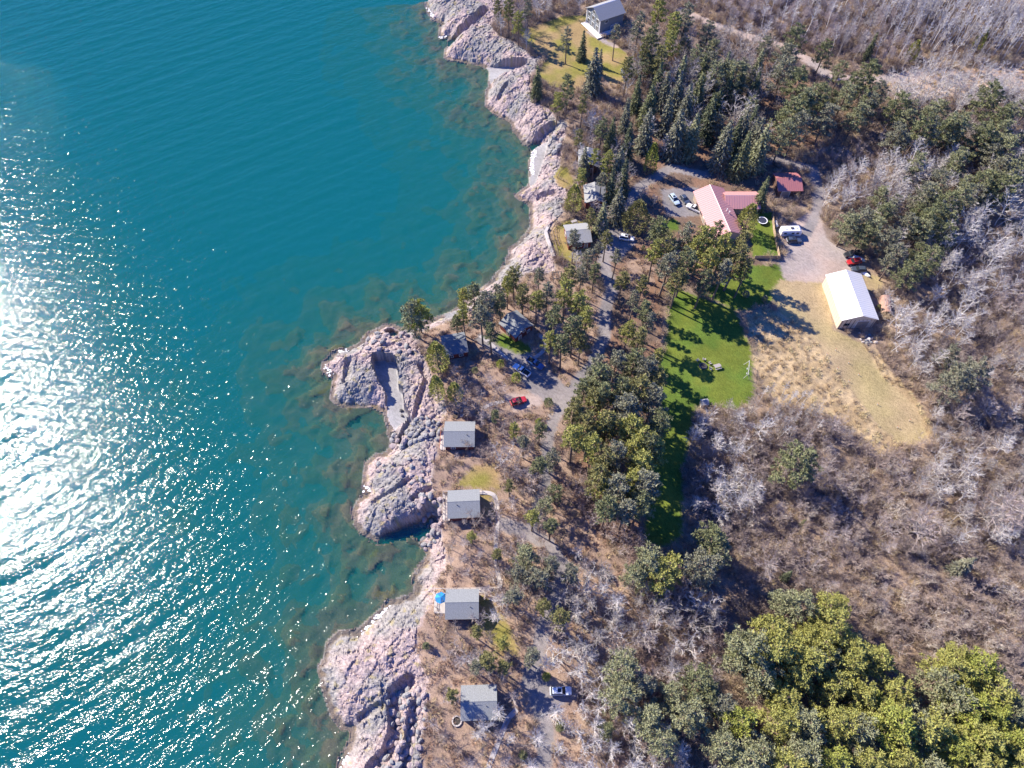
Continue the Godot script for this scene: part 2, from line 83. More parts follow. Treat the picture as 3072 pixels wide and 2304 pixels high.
const STANDS_P := [
	["slender dark spruce standing alone on the upper lawn", "spruces on the upper lawn", "spruce", [Vector3(26.7, -250.6, 12.5), Vector3(29.6, -229.9, 18.8), Vector3(32.8, -241.3, 11.2), Vector3(9.0, -227.4, 13.8)], []],
	["pine between the upper lawn and the ledge", "pines around the upper lawn", "red", [Vector3(19.1, -217.0, 17.6), Vector3(20.5, -248.4, 14.9), Vector3(-1.1, -264.9, 16.2), Vector3(2.5, -259.4, 14.9), Vector3(6.0, -266.5, 16.2), Vector3(-5.6, -269.6, 13.5), Vector3(38.6, -249.9, 14.9), Vector3(24.1, -209.5, 14.9), Vector3(15.9, -214.5, 13.5)], []],
	["pine in the row beside the two-storey house", "pines beside the two-storey house", "red", [Vector3(47.0, -251.3, 18.9), Vector3(55.4, -259.3, 20.2), Vector3(59.4, -249.2, 20.2), Vector3(64.2, -255.7, 20.2), Vector3(48.1, -237.0, 18.9), Vector3(53.3, -231.5, 18.9), Vector3(51.7, -245.5, 17.6), Vector3(41.0, -228.8, 16.2), Vector3(56.8, -239.8, 18.9)], []],
	["spruce in the wood between the gravel road and the lodge", "spruces above the lodge", "spruce", [Vector3(51.9, -224.0, 17.5), Vector3(47.3, -211.2, 17.5), Vector3(53.1, -206.8, 18.8), Vector3(60.0, -210.5, 18.8), Vector3(65.0, -217.5, 17.5), Vector3(67.1, -204.3, 18.8), Vector3(54.8, -195.4, 20.0), Vector3(59.8, -194.9, 18.8), Vector3(45.3, -199.0, 17.5), Vector3(44.0, -218.2, 16.2), Vector3(61.0, -230.0, 16.2), Vector3(70.8, -211.8, 16.2), Vector3(77.4, -199.0, 17.5), Vector3(81.2, -194.3, 17.5), Vector3(57.7, -217.5, 17.5), Vector3(69.0, -232.1, 15.0), Vector3(53.2, -234.8, 15.0), Vector3(39.1, -207.5, 15.0), Vector3(76.7, -222.7, 15.0)], [[[Vector2(47.7, -243.5), Vector2(92.0, -237.8), Vector2(87.1, -194.5), Vector2(46.2, -194.5)], 8, 5.0, 13.8]]],
	["broad-crowned pine between the spruces above the lodge", "broad pines above the lodge", "paine", [Vector3(72.1, -225.4, 15.6), Vector3(79.7, -226.8, 15.6), Vector3(66.5, -237.5, 14.3)], [[[Vector2(48.6, -252.2), Vector2(97.6, -249.3), Vector2(87.1, -194.5), Vector2(46.2, -194.5)], 16, 5.0, 13.7]]],
	["broad dense spruce beside the lodge driveway", "big spruces at the lodge drive", "spruce", [Vector3(69.7, -189.7, 20.0), Vector3(75.0, -185.8, 18.8), Vector3(81.3, -188.7, 18.8), Vector3(74.3, -194.3, 17.5)], []],
	["frosty blue-grey spruce leaning over the lodge roof corner", "spruce at the lodge corner", "spruce", [Vector3(79.6, -170.7, 13.8)], []],
	["golden-green cedar against the lodge wing", "cedar at the lodge wing", "gold", [Vector3(73.6, -160.9, 11.4)], []],
	["pointed cedar beside the shaded drive", "cedar beside the shaded drive", "gold", [Vector3(46.4, -188.2, 12.0)], []],
	["rounded cedar beside the parked white car", "cedar beside the white car", "cedar", [Vector3(38.8, -161.0, 12.6)], []],
	["pine in the clump below the gravel road", "pines below the gravel road", "paine", [Vector3(98.0, -233.8, 18.2), Vector3(98.5, -218.1, 19.5), Vector3(95.7, -225.6, 16.9), Vector3(98.2, -205.6, 19.5), Vector3(92.0, -202.0, 19.5), Vector3(103.7, -211.6, 18.2), Vector3(94.1, -196.0, 18.2), Vector3(89.0, -192.3, 16.9), Vector3(119.3, -220.2, 15.6), Vector3(121.1, -208.8, 15.6), Vector3(114.4, -213.8, 15.6), Vector3(116.7, -204.0, 15.6)], [[[Vector2(97.6, -249.3), Vector2(115.7, -243.5), Vector2(132.3, -221.6), Vector2(122.7, -204.0), Vector2(90.7, -196.8)], 9, 5.5, 16.2]]],
	["pine in the mixed wood above the camper", "pines in the mixed wood above the camper", "paine", [Vector3(137.0, -194.6, 16.9), Vector3(146.5, -195.8, 16.9), Vector3(154.1, -191.2, 16.9), Vector3(159.7, -185.6, 16.9), Vector3(127.7, -194.3, 14.3), Vector3(141.7, -179.9, 15.6), Vector3(147.7, -171.4, 15.6), Vector3(126.9, -165.3, 15.6), Vector3(133.1, -171.4, 15.6), Vector3(150.6, -167.3, 15.6), Vector3(158.0, -175.6, 15.6)], [[[Vector2(129.5, -211.4), Vector2(181.4, -213.9), Vector2(162.3, -164.1), Vector2(126.0, -166.1), Vector2(120.5, -189.9)], 26, 5.0, 15.0]]],
	["bushy pine at the wood's edge above the gravel yard", "pines above the gravel yard", "paine", [Vector3(101.5, -154.3, 14.3), Vector3(105.5, -156.2, 14.3), Vector3(108.7, -152.4, 14.3), Vector3(111.5, -147.7, 14.3), Vector3(105.0, -150.3, 13.0), Vector3(111.2, -140.6, 15.6), Vector3(113.7, -135.3, 15.6), Vector3(112.3, -158.2, 14.3), Vector3(123.3, -152.4, 14.3)], [[[Vector2(115.3, -170.2), Vector2(141.4, -168.2), Vector2(124.9, -139.3), Vector2(113.4, -137.5)], 14, 4.2, 14.3]]],
	["small dark spruce standing beside the gravel road", "spruce beside the gravel road", "spruce", [Vector3(97.6, -254.4, 8.8)], []],
	["rounded dark spruce in the grey brush above the tan verge", "spruce above the tan verge", "spruce", [Vector3(135.6, -249.7, 12.5)], []],
	["narrow golden conifer in the grey brush above the tan verge", "golden conifers above the tan verge", "gold", [Vector3(152.6, -250.4, 8.4), Vector3(180.2, -256.7, 9.6)], []],
	["grey-green pine in the stand in front of the lodge", "pines in front of the lodge", "red", [Vector3(44.3, -140.4, 20.2), Vector3(50.2, -144.9, 20.2), Vector3(55.3, -143.1, 20.2), Vector3(60.1, -139.5, 20.2), Vector3(63.6, -136.9, 20.2), Vector3(55.5, -135.2, 20.2), Vector3(48.8, -134.3, 20.2), Vector3(43.8, -134.2, 18.9), Vector3(41.0, -139.5, 18.9), Vector3(52.5, -140.4, 18.9), Vector3(66.2, -143.0, 18.9), Vector3(59.2, -132.5, 18.9), Vector3(53.8, -129.9, 17.6), Vector3(46.7, -129.9, 17.6), Vector3(59.4, -146.7, 18.9), Vector3(42.7, -148.5, 18.9), Vector3(66.3, -134.2, 17.6)], []],
	["spruce between the pale-roofed cabins and the shaded drive", "conifers behind the pale-roofed cabins", "spruce", [Vector3(38.4, -192.0, 17.5), Vector3(34.4, -180.8, 17.5), Vector3(33.6, -197.9, 15.0), Vector3(31.3, -171.8, 16.2), Vector3(33.3, -165.1, 15.0), Vector3(35.6, -176.0, 16.2), Vector3(23.9, -186.4, 12.5), Vector3(27.9, -159.6, 13.8)], []],
	["bushy cedar beside the pale-roofed red cabin", "cedar beside the pale-roofed red cabin", "gold", [Vector3(19.8, -170.0, 10.8)], []],
	["pine hanging over the cabin by the double railing", "pines over the look-out cabin", "red", [Vector3(18.4, -147.5, 14.9), Vector3(22.1, -140.2, 14.9), Vector3(19.8, -134.0, 13.5), Vector3(23.9, -135.7, 13.5)], []],
	["ragged pine on the wooded shore below the pergola", "pines on the shore below the pergola", "red", [Vector3(0.5, -132.7, 16.2), Vector3(3.1, -126.4, 14.9), Vector3(7.0, -124.0, 14.9), Vector3(-7.1, -121.0, 18.9), Vector3(-10.4, -124.9, 17.6), Vector3(-8.3, -116.9, 17.6), Vector3(-1.4, -129.8, 14.9), Vector3(7.9, -134.8, 12.2)], []],
	["pine in the clump behind the cornerwise red cabin", "pines behind the cornerwise cabin", "red", [Vector3(14.8, -125.0, 18.9), Vector3(18.2, -121.0, 18.9), Vector3(11.8, -116.9, 17.6), Vector3(16.5, -112.4, 18.9), Vector3(9.8, -124.9, 17.6), Vector3(13.4, -108.4, 16.2), Vector3(20.0, -116.9, 17.6), Vector3(16.3, -132.4, 16.2), Vector3(10.4, -110.5, 14.9), Vector3(18.4, -109.9, 16.2)], []],
	["pine beside the shaded part of the drive", "pines beside the shaded drive", "red", [Vector3(36.3, -129.0, 16.2), Vector3(35.8, -118.5, 17.6), Vector3(33.7, -110.0, 17.6), Vector3(31.2, -113.6, 14.9), Vector3(37.0, -116.0, 16.2), Vector3(34.1, -124.8, 14.9), Vector3(31.6, -132.3, 13.5)], []],
	["broad conifer standing out over the lake at the headland", "cedar at the headland", "pine", [Vector3(-27.6, -119.9, 15.6), Vector3(-26.2, -121.5, 14.3)], []],
	["slim yellowish conifer on the ledge beside the headland cabin", "conifers beside the headland cabin", "gold", [Vector3(-20.4, -108.9, 12.0), Vector3(-20.0, -99.2, 10.8), Vector3(-15.2, -98.4, 8.4)], []],
	["yellow-green pine in the stand between the drive and the green lawn", "pines between the drive and the green lawn", "red", [Vector3(21.8, -99.2, 20.2), Vector3(26.6, -100.7, 20.2), Vector3(31.5, -102.1, 20.2), Vector3(34.8, -99.2, 20.2), Vector3(22.3, -90.4, 21.6), Vector3(27.0, -91.8, 21.6), Vector3(31.6, -91.8, 21.6), Vector3(34.8, -89.1, 21.6), Vector3(15.4, -87.5, 18.9), Vector3(18.5, -83.1, 20.2), Vector3(22.9, -82.6, 21.6), Vector3(28.4, -81.3, 21.6), Vector3(31.7, -78.8, 21.6), Vector3(15.0, -79.8, 18.9), Vector3(19.3, -76.8, 20.2), Vector3(24.5, -73.9, 21.6), Vector3(29.9, -71.5, 21.6), Vector3(20.9, -68.4, 20.2), Vector3(24.9, -65.7, 21.6), Vector3(30.5, -66.8, 21.6), Vector3(32.3, -76.3, 21.6), Vector3(21.5, -61.5, 20.2), Vector3(25.6, -60.4, 20.2), Vector3(29.1, -62.1, 20.2), Vector3(37.0, -95.6, 18.9), Vector3(18.2, -94.8, 17.6), Vector3(27.7, -86.5, 21.6), Vector3(34.9, -83.1, 20.2), Vector3(28.6, -76.2, 20.2), Vector3(21.2, -73.1, 20.2), Vector3(27.3, -67.2, 20.2)], [[[Vector2(18.3, -107.8), Vector2(39.8, -106.3), Vector2(35.3, -64.7), Vector2(20.6, -63.5), Vector2(14.8, -84.9)], 14, 3.8, 20.2]]],
	["pine in the loose group beside the cabin driveway", "pines beside the cabin driveway", "paine", [Vector3(3.6, -52.3, 11.7), Vector3(5.6, -47.3, 13.0), Vector3(2.0, -48.8, 10.4), Vector3(10.5, -68.3, 10.4), Vector3(8.2, -65.1, 10.4)], []],
	["broad yellow-green pine in the pair below the lawn strip", "pines below the lawn strip", "pine", [Vector3(30.4, -50.2, 16.9), Vector3(34.8, -48.6, 16.9), Vector3(27.3, -47.6, 14.3), Vector3(32.6, -45.8, 15.6)], []],
	["big pale blue-green pine below the end of the lawn strip", "pale pines below the lawn strip", "paine", [Vector3(44.8, -55.6, 16.9), Vector3(41.6, -49.2, 16.9), Vector3(47.1, -52.3, 14.3)], []],
	["round pale pine standing alone in the leafless brush", "pine alone in the brush", "paine", [Vector3(68.1, -73.5, 16.9)], []],
	["broad round pine beside the end of the mown field", "pines beside the mown field's end", "paine", [Vector3(114.0, -97.1, 16.9), Vector3(119.5, -99.8, 15.6), Vector3(118.0, -108.0, 11.7)], []],
	["small bright spruce in the leafless brush", "spruces in the brush", "spruce", [Vector3(63.8, -49.5, 6.2), Vector3(75.2, -80.7, 5.0), Vector3(104.2, -51.2, 10.0), Vector3(70.9, -62.9, 3.8)], []],
	["pine in the dense grove below the leafless slope", "pines in the dense grove", "pine", [Vector3(61.6, -40.3, 15.6), Vector3(67.5, -39.8, 15.6), Vector3(55.2, -35.9, 15.6), Vector3(48.6, -31.6, 19.2), Vector3(57.9, -32.1, 15.6), Vector3(65.0, -33.0, 15.6), Vector3(70.6, -32.1, 15.6), Vector3(75.7, -29.3, 15.6), Vector3(51.1, -26.6, 15.6), Vector3(58.5, -25.7, 15.6), Vector3(65.9, -24.8, 15.6), Vector3(71.2, -23.1, 15.6), Vector3(78.0, -23.9, 15.6), Vector3(45.7, -17.9, 15.6), Vector3(53.2, -17.9, 15.6), Vector3(58.5, -17.1, 15.6), Vector3(64.3, -17.9, 15.6), Vector3(68.5, -16.2, 15.6), Vector3(75.4, -17.9, 15.6), Vector3(80.7, -17.1, 15.6), Vector3(41.4, -13.8, 15.6), Vector3(48.5, -13.0, 15.6), Vector3(55.6, -12.2, 15.6), Vector3(61.8, -11.3, 15.6), Vector3(69.0, -11.3, 15.6), Vector3(76.2, -11.3, 15.6), Vector3(62.2, -29.3, 15.6), Vector3(69.7, -28.4, 15.6), Vector3(74.0, -19.6, 15.6), Vector3(54.9, -22.2, 15.6)], [[[Vector2(51.2, -39.4), Vector2(73.0, -43.5), Vector2(80.2, -31.5), Vector2(85.4, -18.7), Vector2(82.9, -7.7), Vector2(42.1, -7.7), Vector2(45.8, -18.7)], 20, 3.6, 15.6]]],
	["frost-pale pine at the corner of the dense grove", "pale pine at the grove corner", "paine", [Vector3(48.7, -32.6, 15.6), Vector3(59.8, -42.4, 11.7)], []],
	["pine in the small grove beyond the dark gap", "pines in the small grove", "pine", [Vector3(90.3, -27.4, 16.2), Vector3(95.1, -27.4, 16.2), Vector3(91.8, -20.4, 16.2), Vector3(96.0, -19.1, 16.2), Vector3(89.2, -21.3, 16.2), Vector3(91.6, -14.6, 16.2), Vector3(97.1, -14.6, 16.2), Vector3(98.1, -11.3, 16.2), Vector3(85.8, -13.7, 16.2), Vector3(96.7, -23.9, 16.2), Vector3(86.9, -25.6, 16.2)], [[[Vector2(92.0, -30.6), Vector2(104.8, -29.6), Vector2(106.8, -18.7), Vector2(102.9, -8.5), Vector2(86.9, -8.5)], 10, 3.8, 15.0]]],
	["pine in the scattered group beside the lower drive", "pines beside the lower drive", "paine", [Vector3(22.6, -28.1, 14.3), Vector3(22.6, -21.9, 14.3), Vector3(27.4, -18.0, 14.3), Vector3(29.8, -15.1, 14.3), Vector3(37.7, -25.8, 14.3), Vector3(40.4, -23.3, 13.0), Vector3(35.0, -19.3, 14.3), Vector3(26.8, -25.1, 13.0), Vector3(33.0, -23.4, 11.7), Vector3(42.9, -20.7, 13.0), Vector3(19.4, -16.7, 7.8)], []],
	["sparse yellowing pine above the shaded lakeside cabin", "pines above the shaded cabin", "red", [Vector3(-7.6, -35.9, 10.8), Vector3(-5.0, -29.6, 12.2), Vector3(-7.4, -28.8, 10.8), Vector3(-12.6, -23.5, 9.5), Vector3(-1.6, -28.8, 10.8), Vector3(-9.4, -57.9, 8.1)], []],
	["huge spreading leafless tree with pale limbs in the brush", "spreading trees in the brush", "oak", [Vector3(96.5, -61.3, 11.5), Vector3(116.7, -64.6, 12.2)], []],
	["leaning pale leafless tree on the tan bank", "leaning tree on the bank", "white", [Vector3(115.2, -58.1, 11.7)], []],
	["fan-shaped reddish leafless tree beside the grove shadow", "fan-shaped tree by the grove", "oak", [Vector3(59.1, -51.9, 7.4)], []],
	["leafless tree in the shade beyond the lawn strip", "pale trees in the shade beyond the lawn strip", "white", [Vector3(50.9, -69.2, 11.7), Vector3(55.0, -66.8, 11.7), Vector3(53.4, -71.1, 11.7), Vector3(55.3, -74.5, 10.4), Vector3(57.9, -69.5, 10.4), Vector3(49.5, -65.0, 9.1), Vector3(52.0, -66.8, 9.1), Vector3(57.8, -82.2, 10.4)], [[[Vector2(46.8, -91.7), Vector2(65.0, -91.7), Vector2(62.3, -64.7), Vector2(42.2, -65.9)], 10, 4.5, 10.4]]],
	["leafless tree in the clump behind the barn", "bare trees behind the barn", "white", [Vector3(109.7, -118.7, 11.7), Vector3(111.9, -113.1, 11.7), Vector3(116.4, -119.5, 11.7), Vector3(123.5, -120.6, 13.0), Vector3(128.4, -124.4, 11.7), Vector3(106.6, -113.6, 10.4), Vector3(114.9, -108.5, 11.7), Vector3(111.5, -104.5, 10.4), Vector3(109.8, -129.4, 7.8)], [[[Vector2(110.0, -130.5), Vector2(134.4, -130.5), Vector2(119.5, -101.8), Vector2(106.2, -112.4)], 14, 3.6, 10.4]]],
	["birch in the mixed wood above the camper", "bare trees in the mixed wood", "white", [Vector3(124.1, -179.0, 15.6), Vector3(117.8, -176.6, 14.3), Vector3(129.3, -181.2, 15.6), Vector3(103.0, -175.3, 13.0), Vector3(107.2, -179.3, 11.7), Vector3(106.6, -170.8, 11.7), Vector3(137.5, -152.7, 15.6), Vector3(143.7, -158.5, 15.6), Vector3(143.8, -149.6, 14.3), Vector3(130.8, -142.8, 13.0), Vector3(124.3, -173.4, 14.3), Vector3(101.1, -171.6, 10.4)], [[[Vector2(103.9, -185.4), Vector2(174.8, -201.6), Vector2(146.3, -122.1), Vector2(132.2, -132.2), Vector2(120.2, -146.6), Vector2(107.3, -168.2)], 60, 3.8, 13.0]]],
	["leafless trunk on the slope beyond the gravel road", "slim trunks beyond the gravel road", "birch", [], [[[Vector2(101.4, -288.6), Vector2(209.9, -288.6), Vector2(193.8, -246.4), Vector2(150.6, -232.3), Vector2(137.4, -246.4), Vector2(115.9, -252.2), Vector2(97.4, -267.4)], 120, 3.4, 15.6]]],
	["leafless tree in the bright row along the tan clearing", "white trees along the tan clearing", "white", [Vector3(156.2, -241.6, 7.8), Vector3(161.9, -243.0, 7.8), Vector3(166.7, -244.4, 7.8), Vector3(171.2, -245.0, 7.8), Vector3(174.3, -243.8, 7.8), Vector3(159.5, -239.8, 6.5), Vector3(168.6, -241.2, 6.5)], [[[Vector2(136.0, -235.1), Vector2(189.5, -235.1), Vector2(181.4, -213.9), Vector2(137.5, -216.5)], 46, 3.0, 11.7]]],
	["leafless tree between the spruces above the lodge", "bare trees above the lodge", "bare", [Vector3(86.4, -233.5, 14.3), Vector3(77.5, -240.1, 13.0), Vector3(79.4, -212.5, 14.3), Vector3(40.8, -230.7, 14.3), Vector3(63.8, -238.4, 11.7), Vector3(27.8, -206.5, 11.7), Vector3(46.1, -171.7, 6.5)], [[[Vector2(48.8, -255.2), Vector2(104.7, -267.4), Vector2(104.1, -246.4), Vector2(90.0, -226.9), Vector2(52.9, -226.9)], 30, 4.2, 13.0], [[Vector2(46.7, -232.3), Vector2(94.4, -232.3), Vector2(87.6, -196.8), Vector2(46.2, -194.5)], 20, 4.5, 13.0]]],
	["leafless tree among the pines around the upper lawn", "bare trees around the upper lawn", "bare", [], [[[Vector2(-8.7, -286.9), Vector2(29.1, -286.9), Vector2(24.5, -267.4), Vector2(4.3, -252.2), Vector2(-4.7, -264.3)], 22, 3.6, 10.4], [[Vector2(40.4, -261.2), Vector2(51.8, -249.3), Vector2(50.1, -232.3), Vector2(39.4, -226.9)], 8, 4.0, 11.7]]],
	["leafless tree along the look-out cabins and the shaded drive", "bare trees along the look-out cabins", "bare", [Vector3(27.9, -208.2, 11.7), Vector3(24.0, -190.4, 11.7), Vector3(19.8, -143.5, 11.7), Vector3(21.8, -140.5, 10.4), Vector3(27.6, -153.0, 7.8), Vector3(11.9, -130.6, 9.1)], [[[Vector2(21.6, -206.4), Vector2(36.5, -211.4), Vector2(44.2, -174.5), Vector2(27.3, -146.6), Vector2(20.6, -154.2)], 14, 4.0, 10.4]]],
	["leafless tree beside the lower lakeside cabins", "bare trees beside the lower cabins", "white", [Vector3(-5.3, -17.4, 9.8), Vector3(-3.3, -19.7, 9.8), Vector3(-6.2, -15.9, 9.1), Vector3(-2.2, -43.0, 9.1), Vector3(-3.7, -39.9, 9.1), Vector3(-7.6, -31.3, 7.8), Vector3(-0.6, -16.0, 6.5), Vector3(7.8, -46.3, 7.8)], []],
	["low twiggy shrub at the cabin walls", "twiggy shrubs at the cabin walls", "brown", [Vector3(-7.8, -80.8, 3.9), Vector3(-12.7, -84.8, 3.9), Vector3(-14.3, -80.0, 4.5), Vector3(-11.3, -62.7, 3.9), Vector3(-15.9, -63.3, 3.9), Vector3(-6.3, -62.0, 4.5), Vector3(-15.5, -44.9, 3.9), Vector3(-12.5, -37.6, 3.9), Vector3(-16.3, -40.7, 3.9), Vector3(-4.6, -26.0, 3.9), Vector3(-14.8, -31.7, 4.5), Vector3(-17.0, -18.7, 5.2), Vector3(-14.0, -15.3, 5.2), Vector3(-11.0, -13.5, 5.2), Vector3(-15.7, -11.9, 5.2), Vector3(-14.9, -94.8, 5.2), Vector3(-12.0, -99.1, 5.2), Vector3(1.7, -96.6, 3.9)], []],
	["thin pine among the scrub between the cabins and the drive", "thin pines between the cabins and the drive", "red", [Vector3(2.8, -80.9, 12.2), Vector3(6.6, -74.1, 13.5), Vector3(9.5, -76.6, 13.5), Vector3(-0.7, -70.0, 10.8), Vector3(4.8, -61.4, 12.2), Vector3(9.0, -58.8, 13.5), Vector3(-3.3, -52.8, 10.8), Vector3(0.4, -43.1, 12.2), Vector3(7.0, -41.1, 12.2), Vector3(8.7, -50.1, 13.5), Vector3(-2.1, -33.5, 10.8), Vector3(4.3, -30.5, 12.2), Vector3(10.4, -37.9, 13.5), Vector3(12.8, -48.0, 13.5), Vector3(-4.3, -89.8, 9.5), Vector3(0.5, -85.3, 10.8), Vector3(6.9, -84.8, 12.2)], []],
	["grey-green pine crowding the pale-roofed cabins", "pines crowding the pale-roofed cabins", "red", [Vector3(22.1, -193.9, 13.5), Vector3(30.0, -197.5, 14.9), Vector3(26.9, -183.8, 13.5), Vector3(30.4, -181.6, 14.9), Vector3(28.4, -173.0, 13.5), Vector3(22.1, -176.2, 12.2), Vector3(24.0, -158.8, 12.2), Vector3(28.1, -148.3, 13.5), Vector3(30.3, -141.0, 13.5), Vector3(25.2, -144.6, 12.2)], []],
	["ragged pine on the shore path behind the headland cabin", "pines on the shore path", "red", [Vector3(-5.8, -113.6, 14.9), Vector3(-13.5, -119.9, 14.9), Vector3(-15.6, -118.8, 10.8), Vector3(-3.3, -123.1, 14.9), Vector3(-14.1, -131.3, 12.2), Vector3(-3.4, -126.4, 14.9)], []],
	["lone thin-trunked tree on the slope between two cabins", "lone tree between the cabins", "bare", [Vector3(-2.7, -78.9, 10.4)], []],
	["leafless tree in the scrub between the cabins and the drive", "bare trees between the cabins and the drive", "brown", [Vector3(-11.4, -83.4, 6.5), Vector3(-13.0, -95.4, 7.8)], [[[Vector2(-18.7, -109.3), Vector2(-5.8, -101.8), Vector2(11.4, -91.7), Vector2(8.4, -68.3), Vector2(-5.3, -72.0), Vector2(-12.9, -91.7)], 24, 3.2, 7.8], [[Vector2(-3.0, -78.3), Vector2(8.5, -73.2), Vector2(9.6, -33.5), Vector2(-4.9, -47.7)], 44, 3.2, 8.5], [[Vector2(-16.6, -68.3), Vector2(-1.8, -65.9), Vector2(-0.6, -35.4), Vector2(3.2, -10.3), Vector2(-13.7, -10.3), Vector2(-12.9, -35.4)], 36, 3.2, 7.2]]],
	["leafless tree in the open wood beside the lower drive", "silvery trees beside the lower drive", "bare", [Vector3(13.9, -44.1, 11.7), Vector3(17.4, -43.1, 11.7), Vector3(21.1, -44.7, 11.7), Vector3(16.6, -47.8, 11.7), Vector3(23.1, -41.8, 10.4), Vector3(14.7, -39.8, 10.4)], [[[Vector2(12.5, -56.5), Vector2(29.2, -47.7), Vector2(47.2, -40.4), Vector2(45.0, -25.9), Vector2(31.1, -25.9), Vector2(22.6, -31.5), Vector2(9.6, -33.5)], 70, 3.8, 11.7]]],
	["starry leafless tree in the scrub at the end of the lower drive", "starry trees at the end of the drive", "white", [], [[[Vector2(7.6, -35.4), Vector2(19.6, -31.5), Vector2(32.0, -16.9), Vector2(42.2, -8.5), Vector2(1.3, -8.5), Vector2(4.2, -18.7)], 80, 3.3, 9.8]]],
	["leafless tree in the brush between the lawn and the mown field", "brown trees below the meadow", "brown", [], [[[Vector2(47.1, -94.5), Vector2(65.8, -96.0), Vector2(94.5, -83.5), Vector2(99.7, -77.0), Vector2(84.1, -45.6), Vector2(58.0, -47.7), Vector2(44.5, -65.9)], 60, 4.4, 7.8]]],
	["thin straight young trunk in the thicket at the meadow's end", "thin trunks at the meadow's end", "birch", [], [[[Vector2(66.3, -98.9), Vector2(78.8, -98.9), Vector2(82.3, -87.6), Vector2(66.2, -84.9)], 34, 1.7, 9.1]]],
	["leafless tree on the brushy slope beyond the mown field", "bare trees beyond the mown field", "bare", [Vector3(101.2, -72.3, 11.7), Vector3(106.0, -75.7, 10.4)], [[[Vector2(110.6, -97.4), Vector2(142.6, -112.4), Vector2(122.6, -60.0), Vector2(103.9, -54.3), Vector2(103.6, -78.3)], 40, 4.6, 10.4]]],
	["low leafless tree on the open slope above the groves", "low trees above the groves", "brown", [], [[[Vector2(63.3, -47.7), Vector2(102.0, -48.8), Vector2(122.6, -60.0), Vector2(106.8, -18.7), Vector2(96.3, -31.5), Vector2(80.7, -33.5), Vector2(71.1, -44.6)], 44, 4.6, 6.5]]],
]
const WOODS_P := [
	["pale leafless wood covering the far hillside", [Vector2(149.2, -293.9), Vector2(213.2, -293.9), Vector2(196.2, -249.4), Vector2(160.4, -255.3), Vector2(146.7, -270.7)], 240, "aspen1", 1.00, [Color(0.56, 0.53, 0.53), Color(0.42, 0.39, 0.39), Color(0.62, 0.6, 0.6)]],
	["grey-pink leafless scrub beyond the gravel road", [Vector2(75.9, -293.9), Vector2(170.4, -293.9), Vector2(153.3, -243.6), Vector2(115.5, -255.3), Vector2(74.5, -283.7)], 300, "bare4", 0.62, [Color(0.42, 0.35, 0.34), Color(0.32, 0.28, 0.28), Color(0.5, 0.45, 0.44)]],
	["low leafless scrub filling the slope above the pine groves", [Vector2(46.1, -92.9), Vector2(66.4, -95.7), Vector2(152.0, -133.8), Vector2(105.1, -11.1), Vector2(91.1, -30.9), Vector2(72.0, -45.1), Vector2(44.2, -60.7)], 700, "bare5", 0.45, [Color(0.42, 0.34, 0.29), Color(0.32, 0.26, 0.23), Color(0.5, 0.44, 0.38)]],
	["leafless scrub filling the mixed wood above the camper", [Vector2(103.6, -194.5), Vector2(186.6, -224.4), Vector2(148.1, -123.5), Vector2(119.5, -141.0)], 260, "bare5", 0.50, [Color(0.40, 0.33, 0.31), Color(0.3, 0.25, 0.24), Color(0.5, 0.46, 0.45)]],
	["leafless undergrowth among the spruces above the lodge", [Vector2(49.7, -261.4), Vector2(106.0, -270.7), Vector2(94.6, -196.9), Vector2(45.2, -196.9)], 160, "bare5", 0.50, [Color(0.36, 0.32, 0.31), Color(0.27, 0.24, 0.23), Color(0.46, 0.42, 0.41)]],
	["pale leafless scrub round the lower drive", [Vector2(-3.1, -79.3), Vector2(14.7, -79.3), Vector2(47.8, -40.9), Vector2(37.3, -10.4), Vector2(-13.8, -10.4), Vector2(-11.3, -44.1)], 330, "bare5", 0.38, [Color(0.44, 0.33, 0.28), Color(0.34, 0.24, 0.2), Color(0.5, 0.43, 0.4)]],
]
const CARS := [
	["parked_car", "silver-white estate car with a sunroof on the lower drive", "car", 10.5, -25.0, 0.02, 4.7, "silver_paint", "suv"],
	["parked_car", "white estate car parked beside the dark rounded cedar", "car", 36.1, -157.3, -0.21, 4.7, "white_paint", "suv"],
	["pickup_truck", "blue pickup truck parked below the cornerwise red cabin", "truck", 6.5, -110.1, -0.64, 5.4, "blue_paint", "pickup"],
	["pickup_truck", "white pickup truck parked on the cabin drive", "truck", 2.7, -107.8, 2.47, 5.6, "white_paint", "pickup"],
	["parked_car", "bright red estate car on the pale turning place", "car", 1.7, -97.9, 0.35, 4.5, "red_paint", "suv"],
	["parked_car", "ice-blue car in the shade beside the lodge", "car", 53.1, -174.4, -1.17, 4.8, "ice_paint", "suv"],
	["parked_car", "small dark car in the shade near the ice-blue car", "car", 56.6, -174.5, -1.14, 4.0, "dark_paint", "car"],
	["pickup_truck", "white pickup truck backed up to the lodge wall", "truck", 59.1, -170.4, 2.49, 5.4, "white_paint", "pickup"],
	["parked_car", "dark car parked close beside the white camper", "car", 88.5, -156.5, 0.05, 4.7, "dark_paint", "suv"],
	["pickup_truck", "black truck at the end of the gravel yard", "truck", 105.4, -150.7, -2.91, 5.4, "black_paint", "pickup"],
	["parked_car", "shiny red car beside the black truck", "car", 105.1, -147.5, -2.94, 4.7, "red_paint", "car"],
	["parked_car", "dark blue car between the red car and the barn", "car", 105.7, -144.3, 3.08, 4.5, "dark_paint", "car"],
]
